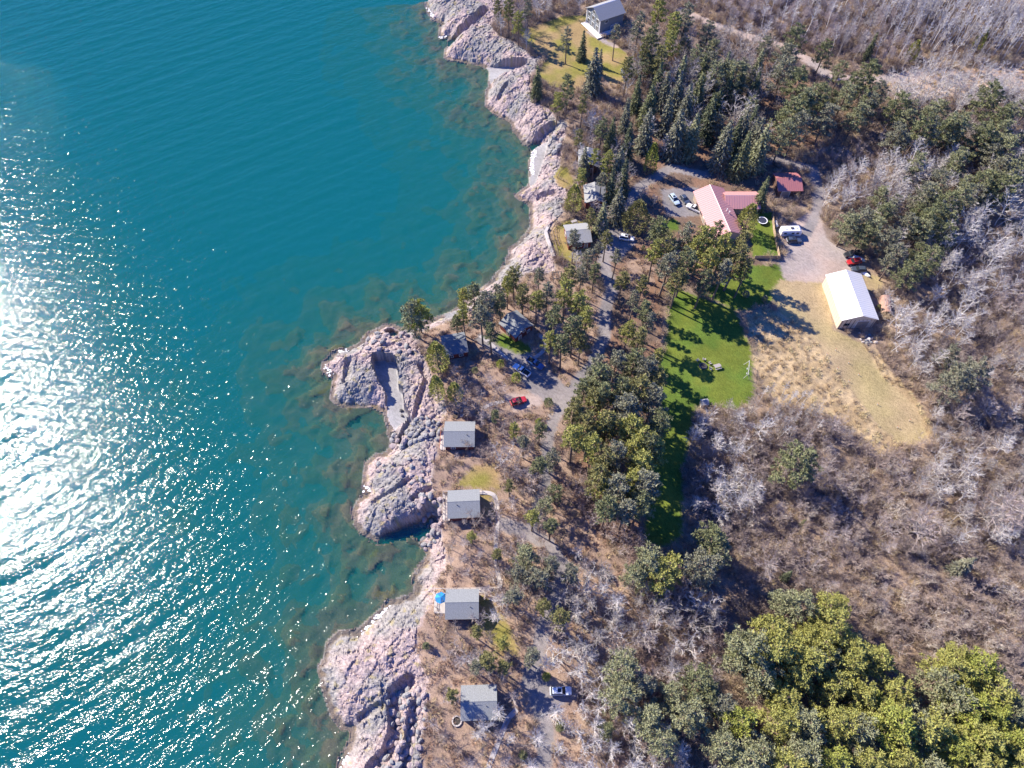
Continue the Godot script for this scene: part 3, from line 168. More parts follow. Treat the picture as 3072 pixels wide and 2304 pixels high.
const HEAPS_P := [
	["rough boulder in the heap between the ledge and the path-ringed cabin", "boulders below the path-ringed cabin", [Vector2(-25.5, -70.6), Vector2(-17.9, -70.6), Vector2(-17.1, -60.0), Vector2(-21.7, -58.3), Vector2(-23.8, -64.3)], 42, 1.1, ["stone_grey", "stone_pink"]],
	["rough boulder in front of the cove cabin's deck", "boulders in front of the cove cabin", [Vector2(-25.8, -93.3), Vector2(-19.7, -93.0), Vector2(-18.7, -86.2), Vector2(-27.5, -86.2)], 26, 1.1, ["stone_grey"]],
	["broken block in the long crevice of the southern ledge", "blocks in the southern crevice", [Vector2(-27.6, -25.1), Vector2(-19.6, -26.4), Vector2(-18.1, -21.1), Vector2(-19.0, -9.0), Vector2(-28.8, -9.0), Vector2(-25.3, -16.5)], 60, 1.1, ["stone_grey", "stone_pink"]],
	["broken block on the headland ledge", "blocks on the headland", [Vector2(-42.4, -121.6), Vector2(-30.9, -123.4), Vector2(-26.3, -113.4), Vector2(-32.0, -112.8), Vector2(-41.7, -114.5)], 22, 1.2, ["stone_grey", "stone_pink"]],
	["large rounded boulder above the small beach under the pale cabin", "boulders above the small beach", [Vector2(13.5, -206.9), Vector2(18.2, -206.0), Vector2(17.9, -197.3), Vector2(13.8, -197.3)], 4, 2.2, ["stone_grey"]],
	["pale stone in the row behind the barn", "stones behind the barn", [Vector2(99.0, -121.0), Vector2(103.2, -120.4), Vector2(103.9, -117.4), Vector2(100.4, -116.9)], 12, 0.8, ["pale_stone", "stone_grey"]],
	["dark stone on the smooth grey beach of the cove", "dark stones on the cove beach", [Vector2(-30.8, -97.9), Vector2(-29.7, -97.9), Vector2(-29.5, -95.4), Vector2(-30.6, -95.4)], 2, 0.7, ["stone_dark"]],
	["rough boulder at the water's edge of the cove", "boulders at the cove's edge", [Vector2(-33.3, -90.7), Vector2(-27.4, -90.7), Vector2(-26.6, -85.2), Vector2(-31.9, -85.2)], 14, 1.2, ["stone_grey", "stone_pink"]],
	["rough boulder on the middle ledge above the waterline", "boulders on the middle ledge", [Vector2(-37.2, -81.3), Vector2(-21.5, -81.3), Vector2(-20.9, -72.4), Vector2(-36.2, -72.4)], 16, 1.0, ["stone_grey", "stone_pink"]],
]
const PATH_A := [Vector2(-8.1, -71.5), Vector2(-5.5, -71.3), Vector2(-4.2, -70.2), Vector2(-3.6, -66.9), Vector2(-3.6, -62.5), Vector2(-3.9, -57.5), Vector2(-3.6, -52.6), Vector2(-3.0, -49.4)]
const PATH_B := [Vector2(1.1, -21.5), Vector2(-0.8, -19.6), Vector2(-2.3, -16.6), Vector2(-3.5, -13.8), Vector2(-5.1, -10.1)]
const PATH_C := [Vector2(-6.3, -46.1), Vector2(-4.0, -44.9), Vector2(-3.3, -46.1), Vector2(-2.7, -49.6)]
const PATH_D := [Vector2(7.3, -120.6), Vector2(9.4, -118.0), Vector2(9.0, -114.9), Vector2(6.2, -112.1)]
const PATH_E := [Vector2(-9.2, -119.8), Vector2(-5.3, -116.3), Vector2(-1.0, -111.5)]
const PATH_F := [Vector2(-7.6, -95.9), Vector2(-5.5, -97.2), Vector2(-2.2, -98.1)]
const RAIL_A := [Vector2(20.3, -169.0), Vector2(20.1, -166.7), Vector2(13.7, -163.3), Vector2(12.7, -161.5), Vector2(13.0, -159.3), Vector2(14.2, -152.1)]
const RAIL_B := [Vector2(20.2, -167.3), Vector2(17.9, -165.3), Vector2(14.2, -162.8), Vector2(13.8, -160.9), Vector2(13.9, -158.8), Vector2(14.9, -154.1)]
const RAIL_C := [Vector2(19.0, -191.1), Vector2(16.2, -187.8), Vector2(15.3, -185.3), Vector2(17.2, -183.7), Vector2(18.5, -182.6)]
const RAIL_D := [Vector2(-17.6, -97.8), Vector2(-16.6, -96.3), Vector2(-14.0, -94.4), Vector2(-9.9, -92.6)]
const KERB := [Vector2(11.4, -162.4), Vector2(10.7, -160.5), Vector2(11.4, -156.7), Vector2(12.0, -153.5), Vector2(13.0, -149.9)]
const FENCE := [Vector2(84.1, -168.1), Vector2(83.1, -160.7), Vector2(82.5, -149.2), Vector2(74.9, -149.2)]
const PERGOLA := Vector2(13.7, -140.9)
const TRAMP := Vector2(80.3, -165.1)
const TANK := Vector2(84.5, -163.7)
const LAWN_RING := Vector2(53.3, -109.3)
const LAWN_TABLE := Vector2(57.3, -109.0)
const SWING := Vector2(65.3, -107.6)
const RING2 := Vector2(-11.7, -19.2)
const RING3 := Vector2(-15.0, -93.6)
const CHAISE := Vector2(36.8, -265.4)
const STAKES := [Vector2(91.7, -114.8), Vector2(88.8, -113.2), Vector2(94.4, -110.6), Vector2(90.7, -108.6), Vector2(96.2, -106.7), Vector2(92.9, -104.5), Vector2(105.7, -91.9), Vector2(102.0, -89.9), Vector2(98.7, -97.0)]
const BUSHES := [
	[9.8, -97.2, 3.0, "needle_mid", "dark green bush beside the red car's turning place", "bush by the turning place"],
	[-3.3, -109.6, 3.0, "needle_lime", "bright green bush beside the white pickup", "bushes beside the white pickup"],
	[1.1, -105.0, 3.6, "needle_lime", "bright green bush beside the white pickup", "bushes beside the white pickup"],
	[-19.1, -34.3, 2.6, "needle_mid", "dark green bush alone on the southern ledge's edge", "bush on the southern ledge"],
	[7.1, -91.1, 2.8, "needle_lime", "yellow-green bush beside the upper bend of the drive", "bush beside the bend"],
	[7.5, -27.9, 2.4, "needle_lime", "light green bush beside the silver-white car", "bush beside the silver-white car"],
	[10.1, -18.0, 2.6, "needle_mid", "olive bush where the lower drive ends", "bushes at the drive's end"],
	[2.3, -12.7, 2.6, "needle_mid", "olive bush where the lower drive ends", "bushes at the drive's end"],
	[107.5, -129.5, 2.4, "needle_olive", "bushy shrub between the barn and the rusty shelter", "shrub by the shelter"],
	[74.9, -133.0, 2.2, "needle_grey", "grey bush between the green lawn and the mown field", "bushes at the lawn's edge"],
	[69.8, -134.8, 2.4, "needle_grey", "grey bush between the green lawn and the mown field", "bushes at the lawn's edge"],
	[40.8, -152.8, 2.2, "needle_mid", "low bush on the bank beside the white estate car", "bush on the bank"],
	[-19.0, -108.1, 2.5, "needle_mid", "dark bush in front of the headland cabin", "bushes in front of the headland cabin"],
	[-10.3, -107.7, 2.0, "needle_mid", "dark bush in front of the headland cabin", "bushes in front of the headland cabin"],
]
const SURF := [[Vector2(-28.7, -44.4), Vector2(-32.1, -40.9), Vector2(-35.0, -38.4)], [Vector2(8.3, -205.2), Vector2(7.9, -202.2), Vector2(7.0, -196.3), Vector2(7.2, -192.6)], [Vector2(-50.8, -117.3), Vector2(-47.8, -118.1)], [Vector2(-53.5, -112.7), Vector2(-51.2, -110.2)], [Vector2(-29.1, -273.2), Vector2(-26.7, -274.8)], [Vector2(-38.4, -75.0), Vector2(-36.7, -74.4)], [Vector2(-34.9, -13.0), Vector2(-35.8, -11.0)], [Vector2(-35.2, -294.0), Vector2(-32.4, -287.1)]]
var SHORE = packed(SHORE_P)
var ZONES = packed(ZONES_P)
var ROADS = packed(ROADS_P)
var GULLIES = packed(GULLIES_P)
var STANDS = packed(STANDS_P)
var WOODS = packed(WOODS_P)
var HEAPS = packed(HEAPS_P)
var ALL_LAND = packed(LAND_P)

func packed(a):  # outlines as packed arrays, the rest as it is
	if a is Array:
		if a.size() > 0 and a.all(func(p): return p is Vector2):
			return PackedVector2Array(a)
		return a.map(packed)
	return a


var M := {}
var taken := {}
var zone := PackedByteArray()
var sd := PackedFloat32Array()
const SN := 480
const SM := 320
var n_a := FastNoiseLite.new()
var n_b := FastNoiseLite.new()
var n_c := FastNoiseLite.new()
var n_d := FastNoiseLite.new()
var n_f := FastNoiseLite.new()
var keep := []
var t_start := 0

class MB:
	var v := PackedVector3Array()
	var n := PackedVector3Array()
	var c := PackedColorArray()
	var col := Color.WHITE
	func tri(p: Vector3, q: Vector3, r: Vector3) -> void:
		var k := (r - p).cross(q - p).normalized()
		v.append(p); v.append(q); v.append(r)
		n.append(k); n.append(k); n.append(k)
		c.append(col); c.append(col); c.append(col)
	func quad(p: Vector3, q: Vector3, r: Vector3, s: Vector3) -> void:
		tri(p, q, r)
		tri(p, r, s)
	func hexa(p: Array) -> void:  # four corners below, four above, both counter-clockwise seen from above
		quad(p[0], p[1], p[2], p[3])
		quad(p[7], p[6], p[5], p[4])
		for i in 4:
			var j := (i + 1) % 4
			quad(p[i], p[4 + i], p[4 + j], p[j])
	func box(at: Vector3, size: Vector3, turn := 0.0) -> void:
		var h := size * 0.5
		var b := Basis(Vector3.UP, turn)
		var p := []
		for y in [-h.y, h.y]:
			for k in [Vector2(-1, -1), Vector2(-1, 1), Vector2(1, 1), Vector2(1, -1)]:
				p.append(at + b * Vector3(k.x * h.x, y, k.y * h.z))
		hexa(p)
	func tube(a: Vector3, b: Vector3, ra: float, rb: float, sides := 3, cap := false) -> void:
		var d := b - a
		if d.length() < 0.001:
			return
		d = d.normalized()
		var x := d.cross(Vector3.UP if absf(d.y) < 0.9 else Vector3.RIGHT).normalized()
		var y := d.cross(x)
		for i in sides:
			var f := TAU * i / sides
			var g := TAU * (i + 1) / sides
			var e0 := x * cos(f) + y * sin(f)
			var e1 := x * cos(g) + y * sin(g)
			quad(a + e0 * ra, b + e0 * rb, b + e1 * rb, a + e1 * ra)
			if cap:
				tri(b, b + e1 * rb, b + e0 * rb)
	func ring(at: Vector3, r: float, w: float, h: float, sides := 16) -> void:
		for i in sides:
			var f := TAU * i / sides
			var g := TAU * (i + 1) / sides
			var a := Vector3(cos(f), 0, sin(f))
			var b := Vector3(cos(g), 0, sin(g))
			var up := Vector3(0, h, 0)
			quad(at + a * r + up, at + b * r + up, at + b * (r - w) + up, at + a * (r - w) + up)
			quad(at + a * r, at + b * r, at + b * r + up, at + a * r + up)
			quad(at + a * (r - w), at + a * (r - w) + up, at + b * (r - w) + up, at + b * (r - w))
	func mesh() -> ArrayMesh:
		var m := ArrayMesh.new()
		var a := []
		a.resize(Mesh.ARRAY_MAX)
		a[Mesh.ARRAY_VERTEX] = v
		a[Mesh.ARRAY_NORMAL] = n
		a[Mesh.ARRAY_COLOR] = c
		m.add_surface_from_arrays(Mesh.PRIMITIVE_TRIANGLES, a)
		return m

# ---------------------------------------------------------------- names, things, parts
func named(base: String) -> String:
	if not taken.has(base):
		taken[base] = 0
		return base
	taken[base] += 1
	return "%s_%03d" % [base, taken[base]]

func thing(called: String, label: String, category: String, at: Vector3, turn := 0.0, group := "") -> Node3D:
	var o := Node3D.new()
	o.name = named(called)
	o.position = at
	o.rotation.y = turn
	add_child(o)
	tag(o, label, category, group)
	return o

func tag(o: Node, label: String, category: String, group := "") -> void:
	o.set_meta("label", label)
	o.set_meta("category", category)
	if group != "":
		o.set_meta("group", group)

func part(parent: Node, called: String, m: Mesh, mat: Material) -> MeshInstance3D:
	var o := MeshInstance3D.new()
	o.name = called
	o.mesh = m
	o.material_override = mat
	parent.add_child(o, true)
	return o

func lone(called: String, m: Mesh, mat: Material) -> MeshInstance3D:
	var o := MeshInstance3D.new()
	o.name = named(called)
	o.mesh = m
	o.material_override = mat
	add_child(o, true)
	return o

func mat(key: String, color: Color, rough := 0.9, metal := 0.0, spec := 0.5) -> StandardMaterial3D:
	var m := StandardMaterial3D.new()
	m.resource_name = key
	m.albedo_color = color.linear_to_srgb()
	m.roughness = rough
	m.metallic = metal
	m.metallic_specular = spec
	m.vertex_color_use_as_albedo = true
	M[key] = m
	return m

func noise(kind: int, frequency: float, octaves := 3, s := 1) -> FastNoiseLite:
	var f := FastNoiseLite.new()
	f.noise_type = kind
	f.frequency = frequency
	f.fractal_octaves = octaves
	f.seed = s
	return f

func grain(size: int, frequency: float, octaves: int, low: float, high: float, s: int) -> ImageTexture:
	var f := noise(FastNoiseLite.TYPE_SIMPLEX_SMOOTH, frequency, octaves, s)
	var im := f.get_seamless_image(size, size, false, false, 0.1, true)
	im.convert(Image.FORMAT_RGBA8)
	for y in size:
		for x in size:
			var g := lerpf(low, high, im.get_pixel(x, y).r)
			im.set_pixel(x, y, Color(g, g, g))
	return ImageTexture.create_from_image(im)

# ---------------------------------------------------------------- setting out the ground
func fill(grid: PackedByteArray, nx: int, nz: int, cs: float, poly: PackedVector2Array, value: int) -> PackedByteArray:
	var n := poly.size()
	for j in nz:
		var z := Z0 + (j + 0.5) * cs
		var cut := []
		for i in n:
			var a := poly[i]
			var b := poly[(i + 1) % n]
			if (a.y <= z) != (b.y <= z):
				cut.append(a.x + (z - a.y) / (b.y - a.y) * (b.x - a.x))
		cut.sort()
		for k in range(0, cut.size() - 1, 2):
			var i0 := clampi(ceili((cut[k] - X0) / cs - 0.5), 0, nx)
			var i1 := clampi(ceili((cut[k + 1] - X0) / cs - 0.5), 0, nx)
			for i in range(i0, i1):
				grid[j * nx + i] = value
	return grid

func strip(line: PackedVector2Array, w: float) -> Array:
	var out := []
	for i in line.size() - 1:
		var d := (line[i + 1] - line[i]).normalized()
		var s := Vector2(-d.y, d.x) * w * 0.5
		var e := d * w * 0.3
		out.append(PackedVector2Array([line[i] - s - e, line[i] + s - e, line[i + 1] + s + e, line[i + 1] - s + e]))
	return out

func zone_at(x: float, z: float) -> int:
	var i := int((x - X0) / CS)
	var j := int((z - Z0) / CS)
	if i < 0 or j < 0 or i >= NX or j >= NZ:
		return BRUSH if x > -20 else BED
	return zone[j * NX + i]

func shore(x: float, z: float) -> float:  # metres from the water's edge, positive on land
	var u := clampf(x - X0 - 0.5, 0.0, SN - 1.001)
	var w := clampf(z - Z0 - 0.5, 0.0, SM - 1.001)
	var i := int(u)
	var j := int(w)
	u -= i
	w -= j
	var k := j * SN + i
	return lerpf(lerpf(sd[k], sd[k + 1], u), lerpf(sd[k + SN], sd[k + SN + 1], u), w)

func set_out() -> void:
	var land := PackedByteArray()
	land.resize(SN * SM)
	land = fill(land, SN, SM, 1.0, SHORE, 1)
	sd.resize(SN * SM)
	for side in 2:
		var d := PackedFloat32Array()
		d.resize(SN * SM)
		for k in SN * SM:
			d[k] = 0.0 if land[k] != side else 999.0
		for way in 2:
			for jj in SM:
				var j := jj if way == 0 else SM - 1 - jj
				var dj := -1 if way == 0 else 1
				for ii in SN:
					var i := ii if way == 0 else SN - 1 - ii
					var di := dj
					var k := j * SN + i
					var b := d[k]
					if b == 0.0:
						continue
					if i + di >= 0 and i + di < SN:
						b = minf(b, d[k + di] + 1.0)
					if j + dj >= 0 and j + dj < SM:
						b = minf(b, d[k + dj * SN] + 1.0)
						if i > 0:
							b = minf(b, d[k + dj * SN - 1] + 1.4)
						if i < SN - 1:
							b = minf(b, d[k + dj * SN + 1] + 1.4)
					d[k] = b
		for k in SN * SM:
			if d[k] > 0.0:
				sd[k] = (d[k] - 0.5) * (1.0 if side == 1 else -1.0)
	zone.resize(NX * NZ)
	zone.fill(BED)
	zone = fill(zone, NX, NZ, CS, SHORE, BRUSH)
	for z in ZONES:
		zone = fill(zone, NX, NZ, CS, z[1], z[0])
	for r in ROADS:
		for q in strip(r[2], r[1]):
			zone = fill(zone, NX, NZ, CS, q, r[0])
	# rock and lake bed meet at the water's edge
	for j in NZ:
		for i in NX:
			var k := j * NX + i
			var s := shore(X0 + (i + 0.5) * CS, Z0 + (j + 0.5) * CS)
			if s < -1.2:
				zone[k] = BED
			elif zone[k] == BED:
				zone[k] = ROCK

func crack(x: float, z: float) -> float:
	var deep := 0.0
	var p := Vector2(x, z)
	for g in GULLIES:
		var line: PackedVector2Array = g[2]
		if absf(line[0].x - x) > 26.0 or absf(line[0].y - z) > 40.0:
			continue
		for i in line.size() - 1:
			var q := Geometry2D.get_closest_point_to_segment(p, line[i], line[i + 1])
			var d: float = q.distance_to(p) / g[1]
			if d < 1.0:
				deep = maxf(deep, g[0] * (1.0 - d * d * d))
	return deep

func height(x: float, z: float, kind: int) -> float:
	var s := shore(x, z)
	var y := 0.0
	if s >= 0.0:
		var k := clampf(s / 11.0, 0.0, 1.0)
		y = LAND * (1.0 - pow(1.0 - k, 2.6)) + 0.15
		y += n_a.get_noise_2d(x * 0.35, z * 0.35) * 0.5 * clampf(s / 12.0, 0.0, 1.0)
	else:
		y = -0.12 * -s - 0.05
		y += n_a.get_noise_2d(x * 0.6 + 40.0, z * 0.6) * 1.7 * clampf(-s / 12.0, 0.0, 1.0)
	if kind == BEACH:
		y = 0.18 + 0.10 * s
	elif kind == ROCK:
		var w := clampf(s * 0.25 + 0.55, 0.25, 1.0)
		var bx := x + 0.35 * z
		var big := n_b.get_noise_2d(bx * 0.8, z)
		y += w * (big * 0.52 + n_c.get_noise_2d(bx, z * 1.15) * 0.22 + n_d.get_noise_2d(x, z) * 0.16)
		var joint := n_f.get_noise_2d(bx, z * 0.8) + 1.0
		y = maxf(y, minf(s * 0.5, 0.3)) - crack(x, z) - w * 0.42 * clampf(1.0 - joint / 0.11, 0.0, 1.0)
		y += 0.5 * LUMP * n_a.get_noise_2d(x * 1.2 - 70.0, z * 1.2)
	elif kind == BED and s > -30.0:
		y += n_c.get_noise_2d(x * 0.7, z * 0.7) * 0.7 * clampf(1.0 + s / 30.0, 0.0, 1.0)
		y = minf(y, -0.12 + maxf(0.0, n_b.get_noise_2d(x * 1.4, z * 1.4) - 0.45) * 1.2)
	elif kind == MEADOW:
		y += absf(n_d.get_noise_2d(x * 0.5, z * 0.5)) * 0.35
	return y

const LUMP := 1.0

func ground(x: float, z: float) -> float:
	return height(x, z, zone_at(x, z))

func in_view(x: float, z: float, margin: float) -> bool:
	return z > -302.0 - margin and z < 4.0 + margin and absf(x) < 0.7204 * (145.0 - 0.53 * z) + margin

var tint := {}

func ground_color(x: float, z: float) -> Color:
	var out := Color(0, 0, 0)
	var reach := 0.45 if zone_at(x, z) in [ASPHALT, GRAVEL] else 0.9
	for k in 4:
		var jx := n_d.get_noise_2d(x * 1.7 + k * 31.0, z * 1.7) * reach
		var jz := n_d.get_noise_2d(x * 1.7, z * 1.7 + k * 57.0) * reach
		var q := zone_at(x + jx, z + jz)
		var t: Array = tint[q]
		var m := clampf(n_a.get_noise_2d(x * t[2] + q * 91.0, z * t[2]) * 1.9 + 0.5, 0.0, 1.0)
		var a: Color = t[0]
		out += a.lerp(t[1], m)
	out *= 0.25
	var f := 1.0 + 0.22 * n_d.get_noise_2d(x * 2.3, z * 2.3) + 0.2 * n_a.get_noise_2d(x * 0.5, z * 0.5)
	return Color(out.r * f, out.g * f, out.b * f)

func bed_color(x: float, z: float) -> Color:
	var m := clampf(n_c.get_noise_2d(x * 0.6, z * 0.6) * 1.3 + 0.5, 0.0, 1.0)
	var g := clampf(n_a.get_noise_2d(x * 0.8 + 9.0, z * 0.8) * 1.6 + 0.5, 0.0, 1.0)
	return Color(0.06, 0.065, 0.04).lerp(Color(0.10, 0.10, 0.062), m).lerp(Color(0.05, 0.09, 0.045), g * 0.7)

func rock_color(x: float, y: float, z: float) -> Color:
	var m := clampf(n_a.get_noise_2d(x * 0.55, z * 0.55) * 2.2 + 0.55, 0.0, 1.0)
	var c := Color(0.265, 0.25, 0.238).lerp(Color(0.375, 0.295, 0.278), m)
	var f := 1.0 + 0.35 * n_d.get_noise_2d(x * 1.5, z * 1.5) + 0.25 * n_c.get_noise_2d(x * 3.0, z * 3.0)
	c = Color(c.r * f, c.g * f, c.b * f)
	var lichen := n_d.get_noise_2d(x * 0.4 + 200.0, z * 0.4)
	if lichen > 0.62:
		c = c.lerp(Color(0.34, 0.28, 0.10), 0.5)
	var wet := clampf((0.45 - y + 0.3 * n_d.get_noise_2d(x, z)) / 0.5, 0.0, 1.0)  # algae and damp along the waterline
	return c.lerp(Color(0.16, 0.115, 0.07), wet * 0.8)

func build_ground() -> void:
	var hh := PackedFloat32Array()
	hh.resize((NX + 1) * (NZ + 1))
	hh.fill(-999.0)
	var cc := PackedColorArray()
	cc.resize((NX + 1) * (NZ + 1))
	var T := 40
	var groups := {BRUSH: "ground", LITTER: "ground", WOOD: "ground", LAWN: "lawn", FIELD: "field", MEADOW: "meadow", GRAVEL: "gravel_road", ASPHALT: "driveway", YARD: "yard", BEACH: "beach", BED: "lake_bed", CLEARING: "clearing"}
	var cells := {}
	for g in ["ground", "lawn", "field", "meadow", "gravel_road", "driveway", "yard", "beach", "lake_bed", "clearing"]:
		cells[g] = []
	var tiles := []
	for tj in NZ / T:
		for ti in NX / T:
			var cx := X0 + (ti + 0.5) * T * CS
			var cz := Z0 + (tj + 0.5) * T * CS
			if not in_view(cx, cz, 16.0) or shore(cx, cz) < -52.0:
				continue
			tiles.append(Vector2i(ti, tj))
			for j in range(tj * T, tj * T + T + 1):
				for i in range(ti * T, ti * T + T + 1):
					var k := j * (NX + 1) + i
					if hh[k] > -900.0:
						continue
					var x := X0 + i * CS
					var z := Z0 + j * CS
					var q := zone_at(x, z)
					hh[k] = height(x, z, q)
					cc[k] = bed_color(x, z) if q == BED else ground_color(x, z)
	print("heights ", Time.get_ticks_msec() - t_start)
	for t in tiles:
		for j in range(t.y * T, t.y * T + T):
			for i in range(t.x * T, t.x * T + T):
				var q := zone[j * NX + i]
				if q != ROCK:
					cells[groups[q]].append(j * (NX + 1) + i)
	for g in cells:
		if cells[g].is_empty():
			continue
		var remap := PackedInt32Array()
		remap.resize((NX + 1) * (NZ + 1))
		remap.fill(-1)
		var ks := PackedInt32Array()
		var face := PackedInt32Array()
		for cell in cells[g]:
			for k in [cell, cell + 1, cell + NX + 2, cell + NX + 1]:
				if remap[k] < 0:
					remap[k] = ks.size()
					ks.append(k)
			var d := remap[cell]
			var e := remap[cell + NX + 2]
			face.append(d); face.append(remap[cell + 1]); face.append(e)
			face.append(d); face.append(e); face.append(remap[cell + NX + 1])
		var v := PackedVector3Array()
		var n := PackedVector3Array()
		var c := PackedColorArray()
		var u := PackedVector2Array()
		for k in ks:
			var j: int = k / (NX + 1)
			var i: int = k % (NX + 1)
			var y := hh[k]
			var xl := hh[k - 1] if i > 0 else y
			var xr := hh[k + 1] if i < NX else y
			var zl := hh[k - NX - 1] if j > 0 else y
			var zr := hh[k + NX + 1] if j < NZ else y
			xl = y if xl < -900 else xl
			xr = y if xr < -900 else xr
			zl = y if zl < -900 else zl
			zr = y if zr < -900 else zr
			v.append(Vector3(X0 + i * CS, y, Z0 + j * CS))
			n.append(Vector3(xl - xr, 2.0 * CS, zl - zr).normalized())
			c.append(cc[k])
			u.append(Vector2(X0 + i * CS, Z0 + j * CS) / 7.0)
		var a := []
		a.resize(Mesh.ARRAY_MAX)
		a[Mesh.ARRAY_VERTEX] = v
		a[Mesh.ARRAY_NORMAL] = n
		a[Mesh.ARRAY_COLOR] = c
		a[Mesh.ARRAY_TEX_UV] = u
		a[Mesh.ARRAY_INDEX] = face
		var m := ArrayMesh.new()
		m.add_surface_from_arrays(Mesh.PRIMITIVE_TRIANGLES, a)
		var o := lone(g, m, M["hard"] if g in ["gravel_road", "driveway", "beach"] else M["soil"])
		o.set_meta("kind", "structure")
	# the rock ledge, in smaller facets
	var mb := MB.new()
	var h := CS * 0.5
	for t in tiles:
		for j in range(t.y * T, t.y * T + T):
			for i in range(t.x * T, t.x * T + T):
				var near := false
				for dj in [-1, 0, 1]:
					for di in [-1, 0, 1]:
						var k := clampi(j + dj, 0, NZ - 1) * NX + clampi(i + di, 0, NX - 1)
						if zone[k] == ROCK:
							near = true
				if not near:
					continue
				var p := []
				var cl := []
				for b in 3:
					for a in 3:
						var x := X0 + i * CS + a * h
						var z := Z0 + j * CS + b * h
						var q := zone_at(x, z)
						var y := height(x, z, q)
						if q != ROCK:
							y -= 0.05
						p.append(Vector3(x + 0.09 * n_d.get_noise_2d(x * 9.0, z * 9.0), y, z + 0.09 * n_d.get_noise_2d(x * 9.0 + 77.0, z * 9.0)))
						cl.append(rock_color(x, y, z))
				for b in 2:
					for a in 2:
						var k := b * 3 + a
						mb.col = cl[k]
						mb.tri(p[k], p[k + 1], p[k + 4])
						mb.col = cl[k + 4]
						mb.tri(p[k], p[k + 4], p[k + 3])
	print("rock triangles ", mb.v.size() / 3)
	lone("rock_shore", mb.mesh(), M["rock"]).set_meta("kind", "structure")
	# the land and the lake floor go on beyond what was set out finely
	var far := MB.new()
	far.col = Color(0.17, 0.135, 0.115)
	far.quad(Vector3(-20, 4.3, -760), Vector3(760, 4.3, -760), Vector3(760, 4.3, -309), Vector3(-20, 4.3, -309))
	far.quad(Vector3(205, 4.0, -309), Vector3(760, 4.0, -309), Vector3(760, 4.0, 240), Vector3(205, 4.0, 240))
	far.quad(Vector3(0, 4.2, 19), Vector3(205, 4.2, 19), Vector3(205, 4.2, 240), Vector3(0, 4.2, 240))
	lone("terrain", far.mesh(), M["soil"]).set_meta("kind", "structure")
	var deep := MB.new()
	deep.col = Color(0.1, 0.1, 0.08)
	deep.quad(Vector3(-760, -13, -760), Vector3(760, -13, -760), Vector3(760, -13, 400), Vector3(-760, -13, 400))
	lone("lake_bottom", deep.mesh(), M["soil"]).set_meta("kind", "structure")

# ---------------------------------------------------------------- the lake
func build_water() -> void:
	var waves := []
	var r := RandomNumberGenerator.new()
	r.seed = 11
	for i in 15:
		var l := 1.7 * pow(1.145, i)
		var a := deg_to_rad(61.0 + r.randfn(0.0, 17.0))
		var d := Vector2(cos(a), sin(a)) * TAU / l
		waves.append([d.x, d.y, r.randf() * TAU, l * WAVE * (1.0 if l < 6.0 else 0.6)])
	var v := PackedVector3Array()
	var n := PackedVector3Array()
	var u := PackedVector2Array()
	var f := PackedInt32Array()
	var ct := Vector2(cos(deg_to_rad(-28.0)), sin(deg_to_rad(-28.0)))
	var T := 20.0
	for tj in range(-2, 18):
		for ti in range(-14, 18):
			var ox := X0 + ti * T
			var oz := Z0 + tj * T
			var c := Vector2(ox + 10, oz + 10)
			var s := -99.0
			if c.x > X0 and c.x < X0 + 480 and c.y > Z0 and c.y < Z0 + 320:
				s = shore(c.x, c.y)
			elif c.x > -10.0:
				continue
			if s > 17.0:
				continue
			var fine := in_view(c.x, c.y, 12.0)
			var k := 40 if fine else 4
			var b := v.size()
			for j in k + 1:
				for i in k + 1:
					var x := ox + T * i / k
					var z := oz + T * j / k
					var y := 0.0
					var sx := 0.0
					var sz := 0.0
					if fine:
						for w in waves:
							var p: float = w[0] * x + w[1] * z + w[2]
							y += w[3] * sin(p)
							var q: float = w[3] * cos(p)
							sx += q * w[0]
							sz += q * w[1]
					v.append(Vector3(x, y, z))
					n.append(Vector3(-sx, 1.0, -sz).normalized())
					u.append(Vector2(x * ct.x + z * ct.y, -x * ct.y + z * ct.x))
			for j in k:
				for i in k:
					var q := b + j * (k + 1) + i
					f.append_array(PackedInt32Array([q, q + 1, q + k + 2, q, q + k + 2, q + k + 1]))
	var a := []
	a.resize(Mesh.ARRAY_MAX)
	a[Mesh.ARRAY_VERTEX] = v
	a[Mesh.ARRAY_NORMAL] = n
	a[Mesh.ARRAY_TEX_UV] = u
	a[Mesh.ARRAY_INDEX] = f
	var m := ArrayMesh.new()
	m.add_surface_from_arrays(Mesh.PRIMITIVE_TRIANGLES, a)
	lone("water", m, M["water"]).set_meta("kind", "structure")
	# the body of the water: the more of it a look passes through, the more of its own colour shows
	for k in DEPTHS.size():
		var mb := MB.new()
		var y: float = -DEPTHS[k][0]
		mb.quad(Vector3(-700, y, -700), Vector3(120, y, -700), Vector3(120, y, 300), Vector3(-700, y, 300))
		var w := mat("water_body_%d" % k, DEPTHS[k][1], 1.0, 0.0, 0.0)
		w.transparency = BaseMaterial3D.TRANSPARENCY_ALPHA
		w.albedo_color.a = DEPTHS[k][2]
		w.specular_mode = BaseMaterial3D.SPECULAR_DISABLED
		var o := lone("water", mb.mesh(), w)
		o.set_meta("kind", "structure")

const WAVE := 0.0060
const DEPTHS := [[0.5, Color(0.01, 0.15, 0.11), 0.2], [1.1, Color(0.004, 0.165, 0.14), 0.28], [2.0, Color(0.0, 0.165, 0.20), 0.36], [3.4, Color(0.0, 0.155, 0.29), 0.47], [5.8, Color(0.0, 0.135, 0.40), 0.75]]

# ---------------------------------------------------------------- trees: a trunk with limbs, and a crown
func rnd(r: RandomNumberGenerator, a: float, b: float) -> float:
	return r.randf_range(a, b)

